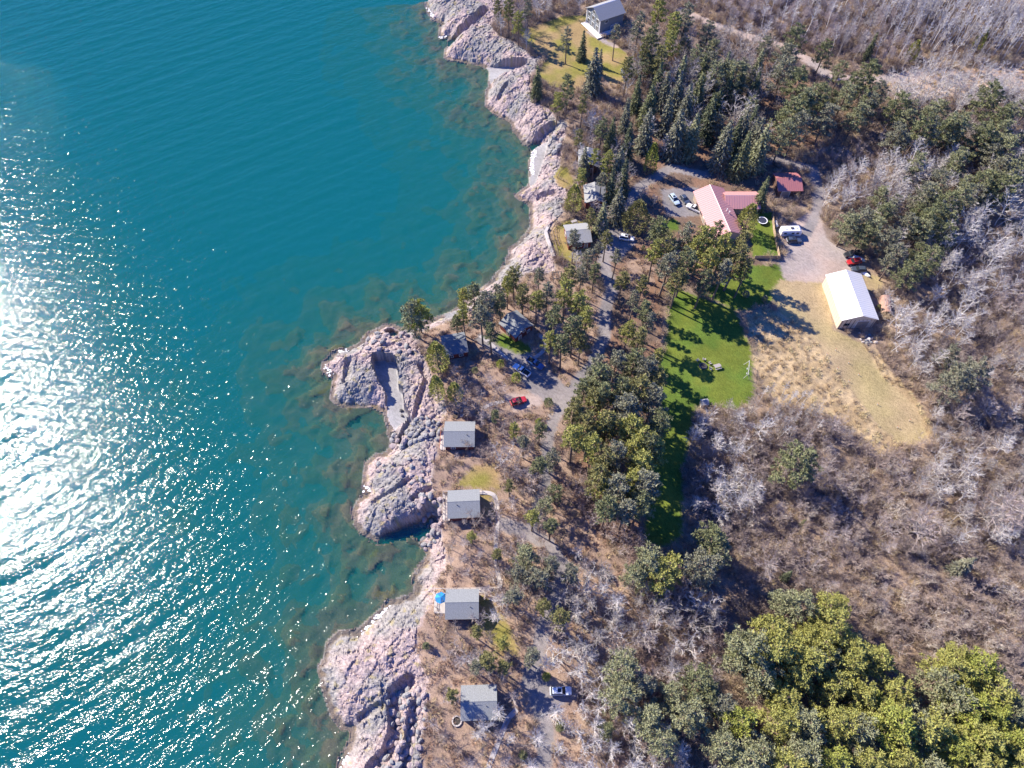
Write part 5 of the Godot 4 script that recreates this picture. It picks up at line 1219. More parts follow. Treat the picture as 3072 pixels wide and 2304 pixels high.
func build_houses() -> void:
	var g := "lake cabins along the rock ledge"
	var red: Material = M["red_wall"]
	var grey: Material = M["shingle"]
	# cabin on the ledge south of the pebble cove
	var o := house_at("cabin", "grey-roofed cabin beside the pebble cove with orange deck posts", "cabin", -13.6, -86.7, 0.0, 5.6, g)
	gabled(o, 7.3, 6.7, 2.7, 1.35, 0.35, red, grey, [[3, -1.5, 1.5, 1.2, 1.1], [3, 1.5, 1.5, 1.2, 1.1], [0, -1.6, 1.5, 1.0, 0.9]], [[2, 0.5, 1.0, 0.95, 2.0]])
	deck(o, -5.2, -3.7, -3.3, 3.3, 0.25, [[-5.15, -3.2, -5.15, 3.2]], M["pale_wood"], M["orange_wood"])
	vent(o, 2.0, 3.7, 0.9)
	o = house_at("cabin", "grey-roofed cabin on the ledge with a concrete path curving round it", "cabin", -11.8, -67.4, 0.05, 5.6, g)
	gabled(o, 7.2, 6.6, 2.7, 1.35, 0.35, red, grey, [[3, -1.5, 1.5, 1.2, 1.1], [3, 1.5, 1.5, 1.2, 1.1], [2, -1.5, 1.5, 1.0, 0.9]], [[2, 1.2, 1.0, 0.95, 2.0]])
	deck(o, -5.3, -3.65, -4.1, 3.2, 0.25, [[-5.25, -4.0, -5.25, 3.1]], M["pale_wood"], M["pale_wood"])
	deck(o, -3.6, 4.6, -4.3, -3.35, 0.25, [[-5.2, -4.25, 4.5, -4.25]], M["pale_wood"], M["pale_wood"])
	vent(o, -1.6, 3.75, 0.8)
	o = house_at("cabin", "grey-roofed cabin with blue parasol on its lake-side deck", "cabin", -11.3, -43.1, 0.02, 5.4, g)
	gabled(o, 6.9, 6.0, 2.7, 1.3, 0.35, red, grey, [[3, -1.2, 1.5, 1.3, 1.1], [3, 1.3, 1.5, 1.3, 1.1]], [[2, 0.4, 1.0, 0.95, 2.0]])
	deck(o, -6.6, -3.5, -3.3, 1.4, 0.25, [[-6.5, -3.2, -6.5, 1.3], [-6.5, 1.3, -3.6, 1.3]], M["pale_wood"], M["pale_wood"])
	deck(o, -3.4, 8.2, -4.2, -3.1, 0.25, [[-6.5, -4.1, 8.1, -4.1]], M["pale_wood"], M["pale_wood"])
	vent(o, 1.9, 3.5, 1.0)
	o = house_at("cabin", "grey-roofed cabin shaded by trees above the fire ring", "cabin", -7.0, -22.5, 0.03, 5.4, g)
	gabled(o, 7.0, 6.2, 2.7, 1.3, 0.35, red, grey, [[3, 0.0, 1.5, 1.4, 1.1], [2, -1.5, 1.5, 1.0, 0.9]], [[2, 1.0, 1.0, 0.95, 2.0]])
	vent(o, 1.6, 3.5, 0.9)
	o = house_at("cabin", "dark grey-roofed red cabin at the tip of the headland", "cabin", -16.2, -115.3, deg_to_rad(12), 5.2, g)
	gabled(o, 6.3, 6.4, 2.7, 1.35, 0.3, red, M["shingle_dark"], [[0, -1.5, 1.5, 1.0, 0.9], [0, 1.3, 1.5, 1.0, 0.9], [2, 0.0, 1.5, 1.0, 0.9]], [[2, 1.8, 1.0, 0.95, 2.0]])
	vent(o, 1.0, 3.6, -0.9)
	o = house_at("cabin", "red cabin turned cornerwise above the curved footpath", "cabin", 1.2, -122.1, deg_to_rad(-48), 5.2, g)
	gabled(o, 6.6, 6.3, 2.9, 1.5, 0.35, red, grey, [[2, 0.0, 3.0, 0.8, 0.8], [2, -1.7, 1.4, 1.0, 0.9], [0, 0.0, 1.5, 1.2, 1.0]], [[2, 1.5, 1.0, 0.95, 2.0]])
	o = house_at("cabin", "pale-roofed red cabin with one white-framed gable window", "cabin", 27.0, -174.7, PI / 2, 5.0, g)
	gabled(o, 7.6, 6.4, 2.9, 1.3, 0.35, red, M["shingle_pale"], [[3, -0.9, 1.7, 0.9, 0.9], [1, 1.0, 1.5, 1.0, 0.9]], [[3, 1.5, 1.0, 0.95, 2.0]])
	vent(o, -1.0, 3.8, -0.9)
	o = house_at("cabin", "pale-roofed brown cabin half hidden behind a tall spruce", "cabin", 25.8, -191.8, PI / 2 - 0.05, 5.0, g)
	gabled(o, 7.6, 6.0, 2.9, 1.2, 0.35, M["brown_wall"], M["shingle_pale"], [[3, -1.0, 1.5, 1.0, 0.9]], [[3, 1.3, 1.0, 0.95, 2.0]])
	o = house_at("cabin", "grey-roofed cabin behind the double railing of the look-out path", "cabin", 20.5, -157.4, deg_to_rad(8), 5.2, g)
	gabled(o, 7.0, 7.6, 2.8, 1.4, 0.35, red, M["shingle_pale"], [[3, -1.5, 1.5, 1.2, 1.1], [0, 0.0, 1.5, 1.2, 1.0]], [[0, 2.0, 1.0, 0.95, 2.0]])
	# the lodge: an L under a faded red metal roof
	o = house_at("house", "large L-shaped house under a faded pink-red metal roof", "house", 65.7, -166.2, deg_to_rad(-81), 11.0)
	gabled(o, 20.0, 9.4, 3.1, 2.1, 0.45, M["tan_wall"], M["pink_metal"], [[0, -6, 1.6, 1.5, 1.1], [0, -2, 1.6, 1.5, 1.1], [0, 3, 1.6, 1.5, 1.1], [1, -6, 1.6, 1.5, 1.1], [1, 4, 1.6, 1.5, 1.1], [2, 0.0, 1.6, 1.8, 1.2]], [[0, 0.5, 1.0, 1.0, 2.0]], 26, M["pink_trim"])
	keep.append(Vector3(74.5, -172.0, 5.5))
	var wing := Node3D.new()
	wing.name = "wing"
	o.add_child(wing)
	wing.rotation.y = deg_to_rad(81)
	wing.position = to_local_of(o, Vector3(74.0, LAND, -172.0))
	gabled(wing, 10.5, 7.0, 2.9, 1.9, 0.4, M["tan_wall"], M["pink_metal"], [[0, 2.0, 1.6, 1.4, 1.1], [2, 0.0, 1.6, 1.4, 1.1]], [], 14, M["pink_trim"])
	for q in [Vector3(1.2, 5.0, -2.0), Vector3(2.0, 4.7, -2.6)]:
		var mb := MB.new()
		mb.tube(Vector3(0, -0.9, 0), Vector3(0, 0.55, 0), 0.16, 0.16, 8, true)
		part(o, "vent_pipe", mb.mesh(), M["white"]).position = q
	o = house_at("garage", "low garage under a dark red metal roof beside the shaded drive", "garage", 90.9, -180.6, 0.02, 6.5)
	gabled(o, 7.6, 8.0, 2.7, 1.4, 0.35, M["brown_wall"], M["red_metal"], [[0, 2.0, 1.5, 1.0, 0.8]], [[0, -1.2, 1.15, 2.6, 2.2]], 12, M["red_metal"])
	# pole barn
	o = house_at("barn", "long white metal pole barn with tan walls by the gravel yard", "barn", 98.8, -131.0, deg_to_rad(-88), 10.5)
	gabled(o, 16.4, 10.0, 4.2, 1.9, 0.35, M["barn_wall"], M["barn_roof"], [], [[2, -1.6, 1.75, 3.4, 3.3]], 22, M["barn_trim"])
	simple_box(o, "window", Vector3(8.26, 1.9, 2.9), Vector3(0.08, 1.0, 1.6), M["glass"])
	for k in 9:
		simple_box(o, "wall_post", Vector3(8.24, 1.7, -4.6 + k * 1.15), Vector3(0.06, 4.6, 0.12), M["brown_wall"])
	for k in 14:
		for s in [-1, 1]:
			simple_box(o, "wall_rib", Vector3(-7.6 + k * 1.17, 1.7, 5.03 * s), Vector3(0.07, 4.9, 0.06), M["barn_wall"])
	# two-storey house at the head of the lawn
	o = house_at("house", "tall two-storey house with a glazed lake front above the upper lawn", "house", 37.1, -274.7, deg_to_rad(29), 9.0)
	gabled(o, 11.0, 9.5, 6.0, 2.6, 0.6, M["slate_wall"], M["shingle_pale"], [[3, -3.0, 4.4, 1.6, 1.6], [3, 0.0, 4.4, 1.6, 1.6], [3, 3.0, 4.4, 1.6, 1.6], [3, -3.0, 1.6, 1.6, 2.0], [3, 0.0, 1.6, 1.6, 2.0], [3, 3.0, 1.6, 1.6, 2.0], [3, 0.0, 6.7, 1.4, 1.2], [0, -2.5, 4.4, 1.2, 1.2], [0, 2.5, 1.6, 1.2, 1.2]], [[0, 0.5, 1.0, 1.0, 2.0]], 0, M["white"], Vector3.ZERO, M["shingle_pale"])
	simple_box(o, "corner_board", Vector3(-5.5, 2.6, 4.75), Vector3(0.3, 6.8, 0.3), M["white"])
	simple_box(o, "corner_board", Vector3(-5.5, 2.6, -4.75), Vector3(0.3, 6.8, 0.3), M["white"])
	deck(o, -8.2, -5.7, -4.6, 7.6, 0.5, [], M["white_wood"], M["white"])
	deck(o, -5.5, 2.0, 4.95, 7.6, 0.5, [], M["white_wood"], M["white"])
	o = house_at("shed", "small grey garden shed at the edge of the upper lawn", "shed", 42.9, -241.0, 0.2, 3.2)
	gabled(o, 3.2, 3.0, 2.1, 1.1, 0.25, M["slate_wall"], M["shingle_pale"], [[3, 0.0, 1.3, 0.7, 0.7]], [[0, 0.0, 0.95, 0.9, 1.9]])
	o = house_at("house", "white-roofed house beyond the gravel road with a dark gable", "house", 113.0, -296.0, PI / 2, 8.0)
	gabled(o, 11.0, 9.0, 3.0, 2.0, 0.5, M["slate_wall"], M["barn_roof"], [[3, -2.0, 1.6, 1.4, 1.1]], [[3, 1.5, 1.0, 1.0, 2.0]])
	o = house_at("shed", "tiny pale shed at the foot of the green lawn", "shed", 51.7, -96.9, 0.1, 2.0)
	gabled(o, 1.9, 1.6, 1.7, 0.5, 0.12, M["pale_wood"], M["shingle_pale"], [], [[0, 0.0, 0.85, 0.7, 1.5]])
	# rusty arched store
	o = thing("arched_shelter", "rusty half-round metal shelter beside the white barn", "shelter", Vector3(110.4, LAND - 0.1, -130.7), deg_to_rad(-12))
	keep.append(Vector3(110.4, -130.7, 4.0))
	var mb := MB.new()
	var n := 12
	for i in n:
		var a := PI * i / n
		var b := PI * (i + 1) / n
		for s in 8:
			var f := 1.0 + 0.14 * (s % 2) - 0.1
			mb.col = Color(f, f, f)
			var z0 := -3.2 + s * 0.8
			mb.quad(Vector3(cos(a) * 1.75, sin(a) * 1.75, z0), Vector3(cos(b) * 1.75, sin(b) * 1.75, z0), Vector3(cos(b) * 1.75, sin(b) * 1.75, z0 + 0.8), Vector3(cos(a) * 1.75, sin(a) * 1.75, z0 + 0.8))
	part(o, "arched_roof", mb.mesh(), M["rust"])
	mb = MB.new()
	for i in n:
		var a := PI * i / n
		var b := PI * (i + 1) / n
		mb.tri(Vector3(0, 0, -3.19), Vector3(cos(a) * 1.74, sin(a) * 1.74, -3.19), Vector3(cos(b) * 1.74, sin(b) * 1.74, -3.19))
	part(o, "end_wall", mb.mesh(), M["rust"])

func to_local_of(o: Node3D, p: Vector3) -> Vector3:
	return o.transform.affine_inverse() * p

func vent(o: Node3D, x: float, y: float, z: float) -> void:
	var mb := MB.new()
	mb.tube(Vector3(x, y - 0.6, z), Vector3(x, y + 0.55, z), 0.1, 0.1, 8, true)
	part(o, "flue", mb.mesh(), M["dark_metal"])

# ---------------------------------------------------------------- vehicles; their nose points along +x
func wheel(o: Node3D, at: Vector3, r: float) -> void:
	var mb := MB.new()
	mb.tube(Vector3(0, 0, -0.11), Vector3(0, 0, 0.11), r, r, 14, true)
	mb.tube(Vector3(0, 0, 0.11), Vector3(0, 0, -0.11), r, r, 14, true)
	var t := part(o, "wheel", mb.mesh(), M["tyre"])
	t.position = at
	var rb := MB.new()
	var s := signf(at.z)
	rb.tube(Vector3(0, 0, 0.1 * s), Vector3(0, 0, 0.13 * s), r * 0.6, r * 0.5, 10, true)
	part(t, "rim", rb.mesh(), M["rim"])

func loft(mb: MB, sections: Array) -> void:  # each section: x, half width below, half width above, low, high
	for i in sections.size():
		var s: Array = sections[i]
		var p := ring_of(s)
		if i == 0:
			mb.quad(p[0], p[1], p[2], p[3]); mb.quad(p[0], p[3], p[4], p[5])
		else:
			var q := ring_of(sections[i - 1])
			for k in 6:
				var j := (k + 1) % 6
				mb.quad(q[k], q[j], p[j], p[k])
		if i == sections.size() - 1:
			mb.quad(p[3], p[2], p[1], p[0]); mb.quad(p[5], p[4], p[3], p[0])

func ring_of(s: Array) -> Array:
	var b: float = s[1]
	var t: float = s[2]
	var mid: float = lerpf(s[3], s[4], 0.62)
	return [Vector3(s[0], s[3], -b * 0.94), Vector3(s[0], mid, -b), Vector3(s[0], s[4], -t), Vector3(s[0], s[4], t), Vector3(s[0], mid, b), Vector3(s[0], s[3], b * 0.94)]

func vehicle(called: String, label: String, category: String, x: float, z: float, turn: float, l: float, paint: Material, style: String) -> Node3D:
	keep.append(Vector3(x, z, 4.6))
	var o := thing(called, label, category, Vector3(x, ground(x, z) + 0.02, z), turn)
	var h := l * 0.5
	var w := 0.93
	var hood := 1.0
	var mb := MB.new()
	var tall := 1.72 if style != "car" else 1.45
	loft(mb, [[-h, w * 0.86, w * 0.8, 0.45, 0.92], [-h + 0.18, w, w * 0.92, 0.33, hood + 0.04], [-h * 0.3, w, w * 0.95, 0.3, hood + 0.02], [h * 0.36, w, w * 0.94, 0.3, hood], [h - 0.4, w * 0.98, w * 0.88, 0.32, hood - 0.1], [h, w * 0.85, w * 0.76, 0.42, 0.78]])
	var body := part(o, "body", mb.mesh(), paint)
	var c0 := -h + 0.22
	var c1 := h * 0.42
	if style == "pickup":
		c0 = -h * 0.22
	var base := hood - 0.02
	mb = MB.new()
	loft(mb, [[c0, w * 0.88, w * 0.84, base, base + 0.06], [c0 + 0.28, w * 0.9, w * 0.76, base, tall - 0.08], [c0 + 0.62, w * 0.9, w * 0.74, base, tall], [c1 - 0.95, w * 0.9, w * 0.74, base, tall - 0.01], [c1 - 0.75, w * 0.9, w * 0.75, base, tall - 0.06], [c1, w * 0.92, w * 0.86, base, base + 0.05]])
	part(o, "cabin", mb.mesh(), M["car_glass"])
	mb = MB.new()
	loft(mb, [[c0 + 0.3, w * 0.74, w * 0.7, tall - 0.07, tall - 0.03], [c0 + 0.6, w * 0.77, w * 0.7, tall - 0.08, tall + 0.035], [c1 - 1.0, w * 0.77, w * 0.7, tall - 0.08, tall + 0.03], [c1 - 0.75, w * 0.76, w * 0.7, tall - 0.1, tall - 0.02]])
	part(o, "roof", mb.mesh(), paint)
	for s in [-1, 1]:
		mb = MB.new()
		for px in [c0 + 0.3, (c0 + c1) * 0.5 - 0.1]:
			mb.tube(Vector3(px - 0.05, base - 0.02, w * 0.915 * s), Vector3(px + 0.1, tall - 0.05, w * 0.75 * s), 0.05, 0.05, 4)
		mb.tube(Vector3(c1 - 0.02, base, w * 0.9 * s), Vector3(c1 - 0.76, tall - 0.05, w * 0.75 * s), 0.05, 0.05, 4)
		part(o, "pillar", mb.mesh(), paint)
		var lamp := simple_box(o, "headlight", Vector3(h - 0.12, 0.72, w * 0.62 * s), Vector3(0.2, 0.14, 0.36), M["lamp_glass"])
		lamp.rotation.y = -0.25 * s
		simple_box(o, "tail_light", Vector3(-h + 0.03, 0.78, w * 0.68 * s), Vector3(0.1, 0.2, 0.22), M["tail_red"])
		simple_box(o, "mirror", Vector3(c1 - 0.25, base + 0.08, (w + 0.1) * s), Vector3(0.12, 0.14, 0.2), paint)
		for px in [-h * 0.6, h * 0.62]:
			wheel(o, Vector3(px, 0.36, (w - 0.1) * s), 0.36)
		if style == "suv":
			mb = MB.new()
			mb.tube(Vector3(c0 + 0.5, tall + 0.08, w * 0.62 * s), Vector3(c1 - 1.0, tall + 0.08, w * 0.62 * s), 0.03, 0.03, 4)
			part(o, "roof_rail", mb.mesh(), M["dark_metal"])
	if style == "suv":
		simple_box(o, "sunroof", Vector3((c0 + c1) * 0.5 + 0.25, tall + 0.03, 0), Vector3(0.8, 0.03, 0.8), M["car_glass"])
	if style == "pickup":
		simple_box(o, "bed_floor", Vector3((c0 - h) * 0.5 + 0.1, hood + 0.06, 0), Vector3(c0 + h - 0.35, 0.03, w * 1.55), M["tyre"])
		for s in [-1, 1]:
			simple_box(o, "bed_rail", Vector3((c0 - h) * 0.5 + 0.1, hood + 0.08, w * 0.86 * s), Vector3(c0 + h - 0.2, 0.1, 0.12), paint)
		simple_box(o, "tailgate", Vector3(-h + 0.1, hood + 0.02, 0), Vector3(0.1, 0.16, w * 1.6), paint)
	simple_box(body, "bumper", Vector3(h - 0.03, 0.45, 0), Vector3(0.16, 0.2, w * 1.6), M["dark_metal"])
	return o

func build_vehicles() -> void:
	for d in CARS:
		vehicle(d[0], d[1], d[2], d[3], d[4], d[5], d[6], M[d[7]], d[8])
	# caravan
	var o := thing("camper_trailer", "white camper trailer parked beside the fenced lawn", "trailer", Vector3(87.9, LAND + 0.05, -159.6), deg_to_rad(2))
	keep.append(Vector3(87.9, -159.6, 4.0))
	var mb := MB.new()
	loft(mb, [[-3.2, 1.15, 1.05, 0.6, 2.5], [-3.0, 1.2, 1.1, 0.5, 2.75], [2.4, 1.2, 1.1, 0.5, 2.75], [3.0, 1.2, 1.08, 0.6, 2.3], [3.25, 1.1, 1.0, 0.8, 1.7]])
	part(o, "body", mb.mesh(), M["camper_white"])
	for p in [Vector3(-1.8, 2.82, 0.2), Vector3(1.5, 2.82, -0.1)]:
		simple_box(o, "roof_vent", p, Vector3(0.5, 0.16, 0.5), M["rim"])
	simple_box(o, "air_conditioner", Vector3(0.1, 2.88, 0), Vector3(0.9, 0.28, 0.7), M["dark_metal"])
	for s in [-1, 1]:
		for px in [-2.0, 0.4, 1.9]:
			simple_box(o, "window", Vector3(px, 1.75, 1.17 * s), Vector3(0.9, 0.6, 0.06), M["car_glass"])
		wheel(o, Vector3(-0.2, 0.36, 1.0 * s), 0.36)
		simple_box(o, "stripe", Vector3(-0.3, 1.15, 1.185 * s), Vector3(5.2, 0.12, 0.03), M["blue_paint"])
	mb = MB.new()
	mb.tube(Vector3(3.1, 0.55, 0.6), Vector3(4.4, 0.5, 0), 0.06, 0.06, 4)
	mb.tube(Vector3(3.1, 0.55, -0.6), Vector3(4.4, 0.5, 0), 0.06, 0.06, 4)
	part(o, "tow_bar", mb.mesh(), M["dark_metal"])
	# boat turned over under the trees, and one on its trailer
	boat("rowing_boat", "white boat hull lying at the wood's edge behind the barn", 107.3, -143.5, deg_to_rad(-55), 4.4, M["camper_white"], true)
	boat("rowing_boat", "grey-blue boat on a trailer in the shade behind the red car", 106.3, -148.6, deg_to_rad(-28), 4.6, M["boat_blue"], false)

func boat(called: String, label: String, x: float, z: float, turn: float, l: float, m: Material, over: bool) -> void:
	var o := thing(called, label, "boat", Vector3(x, ground(x, z), z), turn)
	keep.append(Vector3(x, z, 2.6))
	var mb := MB.new()
	var h := l * 0.5
	var st := [[-h, 0.62, 0.55], [-h * 0.4, 0.78, 0.6], [h * 0.3, 0.72, 0.62], [h * 0.75, 0.42, 0.66], [h, 0.04, 0.7]]
	var lift := 0.0 if over else 0.55
	for i in st.size() - 1:
		var a: Array = st[i]
		var b: Array = st[i + 1]
		for s in [-1.0, 1.0]:
			var ya: float = a[2]
			var yb: float = b[2]
			var lo := 0.0 if not over else 0.0
			if over:
				mb.quad(Vector3(a[0], 0.05, a[1] * s), Vector3(b[0], 0.05, b[1] * s), Vector3(b[0], yb * 0.8, b[1] * 0.55 * s), Vector3(a[0], ya * 0.8, a[1] * 0.55 * s))
				mb.quad(Vector3(a[0], ya * 0.8, a[1] * 0.55 * s), Vector3(b[0], yb * 0.8, b[1] * 0.55 * s), Vector3(b[0], yb, 0), Vector3(a[0], ya, 0))
			else:
				mb.quad(Vector3(a[0], lift + ya, a[1] * s), Vector3(b[0], lift + yb, b[1] * s), Vector3(b[0], lift + lo, b[1] * 0.5 * s), Vector3(a[0], lift + lo, a[1] * 0.5 * s))
				mb.quad(Vector3(a[0], lift + 0.1, a[1] * 0.8 * s), Vector3(b[0], lift + 0.1, b[1] * 0.8 * s), Vector3(b[0], lift + 0.08, 0), Vector3(a[0], lift + 0.08, 0))
	part(o, "hull", mb.mesh(), m)
	if not over:
		for px in [-h * 0.5, 0.1, h * 0.5]:
			simple_box(o, "seat", Vector3(px, lift + 0.42, 0), Vector3(0.3, 0.05, 1.2), M["pale_wood"])
		for s in [-1, 1]:
			wheel(o, Vector3(-0.4, 0.3, 0.85 * s), 0.3)
	else:
		simple_box(o, "keel", Vector3(-0.2, 0.68, 0), Vector3(l * 0.85, 0.08, 0.06), m)

# ---------------------------------------------------------------- small things
func stone_mesh(s: int) -> ArrayMesh:
	var r := RandomNumberGenerator.new()
	r.seed = s
	var mb := MB.new()
	var p := []
	for j in 4:
		var a := []
		for i in 6:
			var f := TAU * i / 6.0 + j * 0.4
			var w: float = [0.8, 1.0, 0.85, 0.4][j] * rnd(r, 0.75, 1.15)
			a.append(Vector3(cos(f) * w, [-0.5, 0.0, 0.42, 0.68][j] + rnd(r, -0.08, 0.08), sin(f) * w * 0.8))
		p.append(a)
	for j in 3:
		for i in 6:
			var k := (i + 1) % 6
			var f := rnd(r, 0.85, 1.15)
			mb.col = Color(f, f, f)
			mb.quad(p[j][i], p[j][k], p[j + 1][k], p[j + 1][i])
	for i in range(1, 5):
		mb.tri(p[3][0], p[3][i], p[3][i + 1])
	return mb.mesh()

func build_stones() -> void:
	var shapes := []
	for i in 7:
		shapes.append(stone_mesh(40 + i))
	var r := RandomNumberGenerator.new()
	r.seed = 9
	for d in HEAPS:  # label, group, polygon, number, size, material
		for p in scatter(d[2], d[3], d[4] * 1.15, r, true):
			var o := lone("boulder", shapes[r.randi() % 7], M[d[5][r.randi() % d[5].size()]])
			var f: float = d[4] * rnd(r, 0.55, 1.15)
			o.position = Vector3(p.x, ground(p.x, p.y) + 0.15 * f, p.y)
			o.rotation = Vector3(rnd(r, -0.4, 0.4), r.randf() * TAU, rnd(r, -0.4, 0.4))
			o.scale = Vector3(f, f * rnd(r, 0.7, 1.1), f * rnd(r, 0.7, 1.0))
			tag(o, d[0], "boulder", d[1])

func rail_path(label: String, pts: Array, tall: float, m: Material) -> void:
	var o := thing("railing", label, "railing", Vector3(pts[0].x, ground(pts[0].x, pts[0].y), pts[0].y))
	var at := o.position
	for i in pts.size() - 1:
		var a := Vector3(pts[i].x, ground(pts[i].x, pts[i].y), pts[i].y) - at
		var b := Vector3(pts[i + 1].x, ground(pts[i + 1].x, pts[i + 1].y), pts[i + 1].y) - at
		var n := maxi(1, int(a.distance_to(b) / 1.8))
		for k in n:
			var mb := MB.new()
			mb.box(Vector3(0, tall * 0.5 - 0.2, 0), Vector3(0.14, tall + 0.4, 0.14))
			part(o, "post", mb.mesh(), m).position = a.lerp(b, float(k) / n)
		for h in [0.5, 1.0]:
			var mb := MB.new()
			mb.tube(a + Vector3(0, tall * h, 0), b + Vector3(0, tall * h, 0), 0.07, 0.07, 4)
			part(o, "rail", mb.mesh(), m)

func board_fence(label: String, pts: Array, tall: float, m: Material) -> void:
	var o := thing("fence", label, "fence", Vector3(pts[0].x, ground(pts[0].x, pts[0].y), pts[0].y))
	for i in pts.size() - 1:
		var a: Vector2 = pts[i] - pts[0]
		var b: Vector2 = pts[i + 1] - pts[0]
		var d := b - a
		var turn := atan2(-d.y, d.x)
		var n := maxi(1, int(d.length() / 2.2))
		for k in n + 1:
			var p := a.lerp(b, float(k) / n)
			simple_box(o, "post", Vector3(p.x, tall * 0.5, p.y), Vector3(0.14, tall + 0.15, 0.14), m, turn)
		for k in n:
			var mb := MB.new()
			var w := d.length() / n
			for e in 12:
				var f := 1.0 + 0.14 * n_d.get_noise_2d(e * 13.0 + k * 7.0, i * 31.0)
				mb.col = Color(f, f, f)
				mb.box(Vector3((e + 0.5) / 12.0 * w - w * 0.5, tall * 0.5, 0), Vector3(w / 12.0 - 0.015, tall - 0.1, 0.03))
			var c := a.lerp(b, (k + 0.5) / n)
			var q := part(o, "fence_panel", mb.mesh(), m)
			q.position = Vector3(c.x, 0, c.y)
			q.rotation.y = turn

func picnic_table(label: String, x: float, z: float, turn: float) -> void:
	var o := thing("picnic_table", label, "table", Vector3(x, ground(x, z), z), turn)
	for k in 4:
		simple_box(o, "plank", Vector3(0, 0.76, -0.3 + k * 0.2), Vector3(1.9, 0.05, 0.18), M["grey_wood"])
	for s in [-1, 1]:
		simple_box(o, "bench", Vector3(0, 0.45, 0.72 * s), Vector3(1.9, 0.05, 0.28), M["grey_wood"])
		var mb := MB.new()
		mb.tube(Vector3(0.7 * s, 0, -0.7), Vector3(0.7 * s, 0.74, -0.2), 0.05, 0.05, 4)
		mb.tube(Vector3(0.7 * s, 0, 0.7), Vector3(0.7 * s, 0.74, 0.2), 0.05, 0.05, 4)
		mb.box(Vector3(0.7 * s, 0.42, 0), Vector3(0.06, 0.1, 1.5))
		part(o, "leg", mb.mesh(), M["grey_wood"])

func garden_chair(label: String, group: String, x: float, z: float, turn: float, m: Material) -> void:
	var o := thing("garden_chair", label, "chair", Vector3(x, ground(x, z), z), turn, group)
	for k in 4:
		simple_box(o, "slat", Vector3(-0.2 + k * 0.15, 0.4 - k * 0.03, 0), Vector3(0.13, 0.03, 0.6), m)
	var mb := MB.new()
	slab(mb, Vector3(0.3, 0.32, -0.3), Vector3(0.3, 0.32, 0.3), Vector3(0.62, 1.05, 0.26), Vector3(0.62, 1.05, -0.26), 0.04)
	part(o, "backrest", mb.mesh(), m)
	for s in [-1, 1]:
		simple_box(o, "armrest", Vector3(0.02, 0.62, 0.36 * s), Vector3(0.75, 0.04, 0.14), m)
		simple_box(o, "leg", Vector3(-0.25, 0.3, 0.34 * s), Vector3(0.09, 0.62, 0.05), m)
		simple_box(o, "leg", Vector3(0.35, 0.3, 0.34 * s), Vector3(0.09, 0.62, 0.05), m)

func fire_ring(label: String, x: float, z: float, r0: float, m: Material) -> void:
	var o := thing("fire_ring", label, "fire ring", Vector3(x, ground(x, z), z))
	for i in 12:
		var a := TAU * i / 12
		simple_box(o, "block", Vector3(cos(a) * r0, 0.14, sin(a) * r0), Vector3(0.3, 0.34, r0 * 0.5), m, -a)
	var mb := MB.new()
	mb.tube(Vector3(0, 0.02, 0), Vector3(0, 0.08, 0), r0 * 0.88, r0 * 0.85, 14, true)
	part(o, "ash", mb.mesh(), M["ash"])

func footpath(label: String, line: Array, w: float, m: Material) -> void:
	var o := thing("footpath", label, "path", Vector3(line[0].x, 0, line[0].y))
	var pts := []
	for i in line.size() - 1:
		var p0: Vector2 = line[maxi(i - 1, 0)]
		var p3: Vector2 = line[mini(i + 2, line.size() - 1)]
		for k in 6:
			pts.append(line[i].cubic_interpolate(line[i + 1], p0, p3, k / 6.0))
	pts.append(line[-1])
	var mb := MB.new()
	for i in pts.size() - 1:
		var q := []
		for e in 2:
			var a: Vector2 = pts[maxi(i + e - 1, 0)]
			var b: Vector2 = pts[mini(i + e + 1, pts.size() - 1)]
			var d := (b - a).normalized() * w * 0.5
			var c: Vector2 = pts[i + e]
			var y := ground(c.x, c.y) + 0.09
			for s in [-1.0, 1.0]:
				q.append(Vector3(c.x - d.y * s - line[0].x, y, c.y + d.x * s - line[0].y))
		var f := 1.0 + 0.1 * n_d.get_noise_2d(i * 11.0, w * 50.0)
		mb.col = Color(f, f, f)
		var dn := Vector3(0, -0.35, 0)
		mb.hexa([q[0] + dn, q[1] + dn, q[3] + dn, q[2] + dn, q[0], q[1], q[3], q[2]])
	part(o, "slabs", mb.mesh(), m)

func build_foam() -> void:
	var r := RandomNumberGenerator.new()
	r.seed = 61
	var mb := MB.new()
	for line in SURF:
		for i in line.size() - 1:
			var n := int(line[i].distance_to(line[i + 1]) * 9.0)
			for k in n:
				var c: Vector2 = line[i].lerp(line[i + 1], r.randf()) + Vector2(r.randfn(), r.randfn()) * 0.45
				var w := rnd(r, 0.1, 0.42)
				var p := []
				for e in 6:
					var a := TAU * e / 6.0
					p.append(Vector3(c.x + cos(a) * w * rnd(r, 0.6, 1.5), 0.24 + rnd(r, 0.0, 0.04), c.y + sin(a) * w * rnd(r, 0.5, 1.0)))
				for e in range(1, 5):
					mb.tri(p[0], p[e], p[e + 1])
	var o := lone("foam", mb.mesh(), M["foam"])
	o.set_meta("kind", "stuff")
	tag(o, "white surf breaking along the foot of the ledges", "foam")

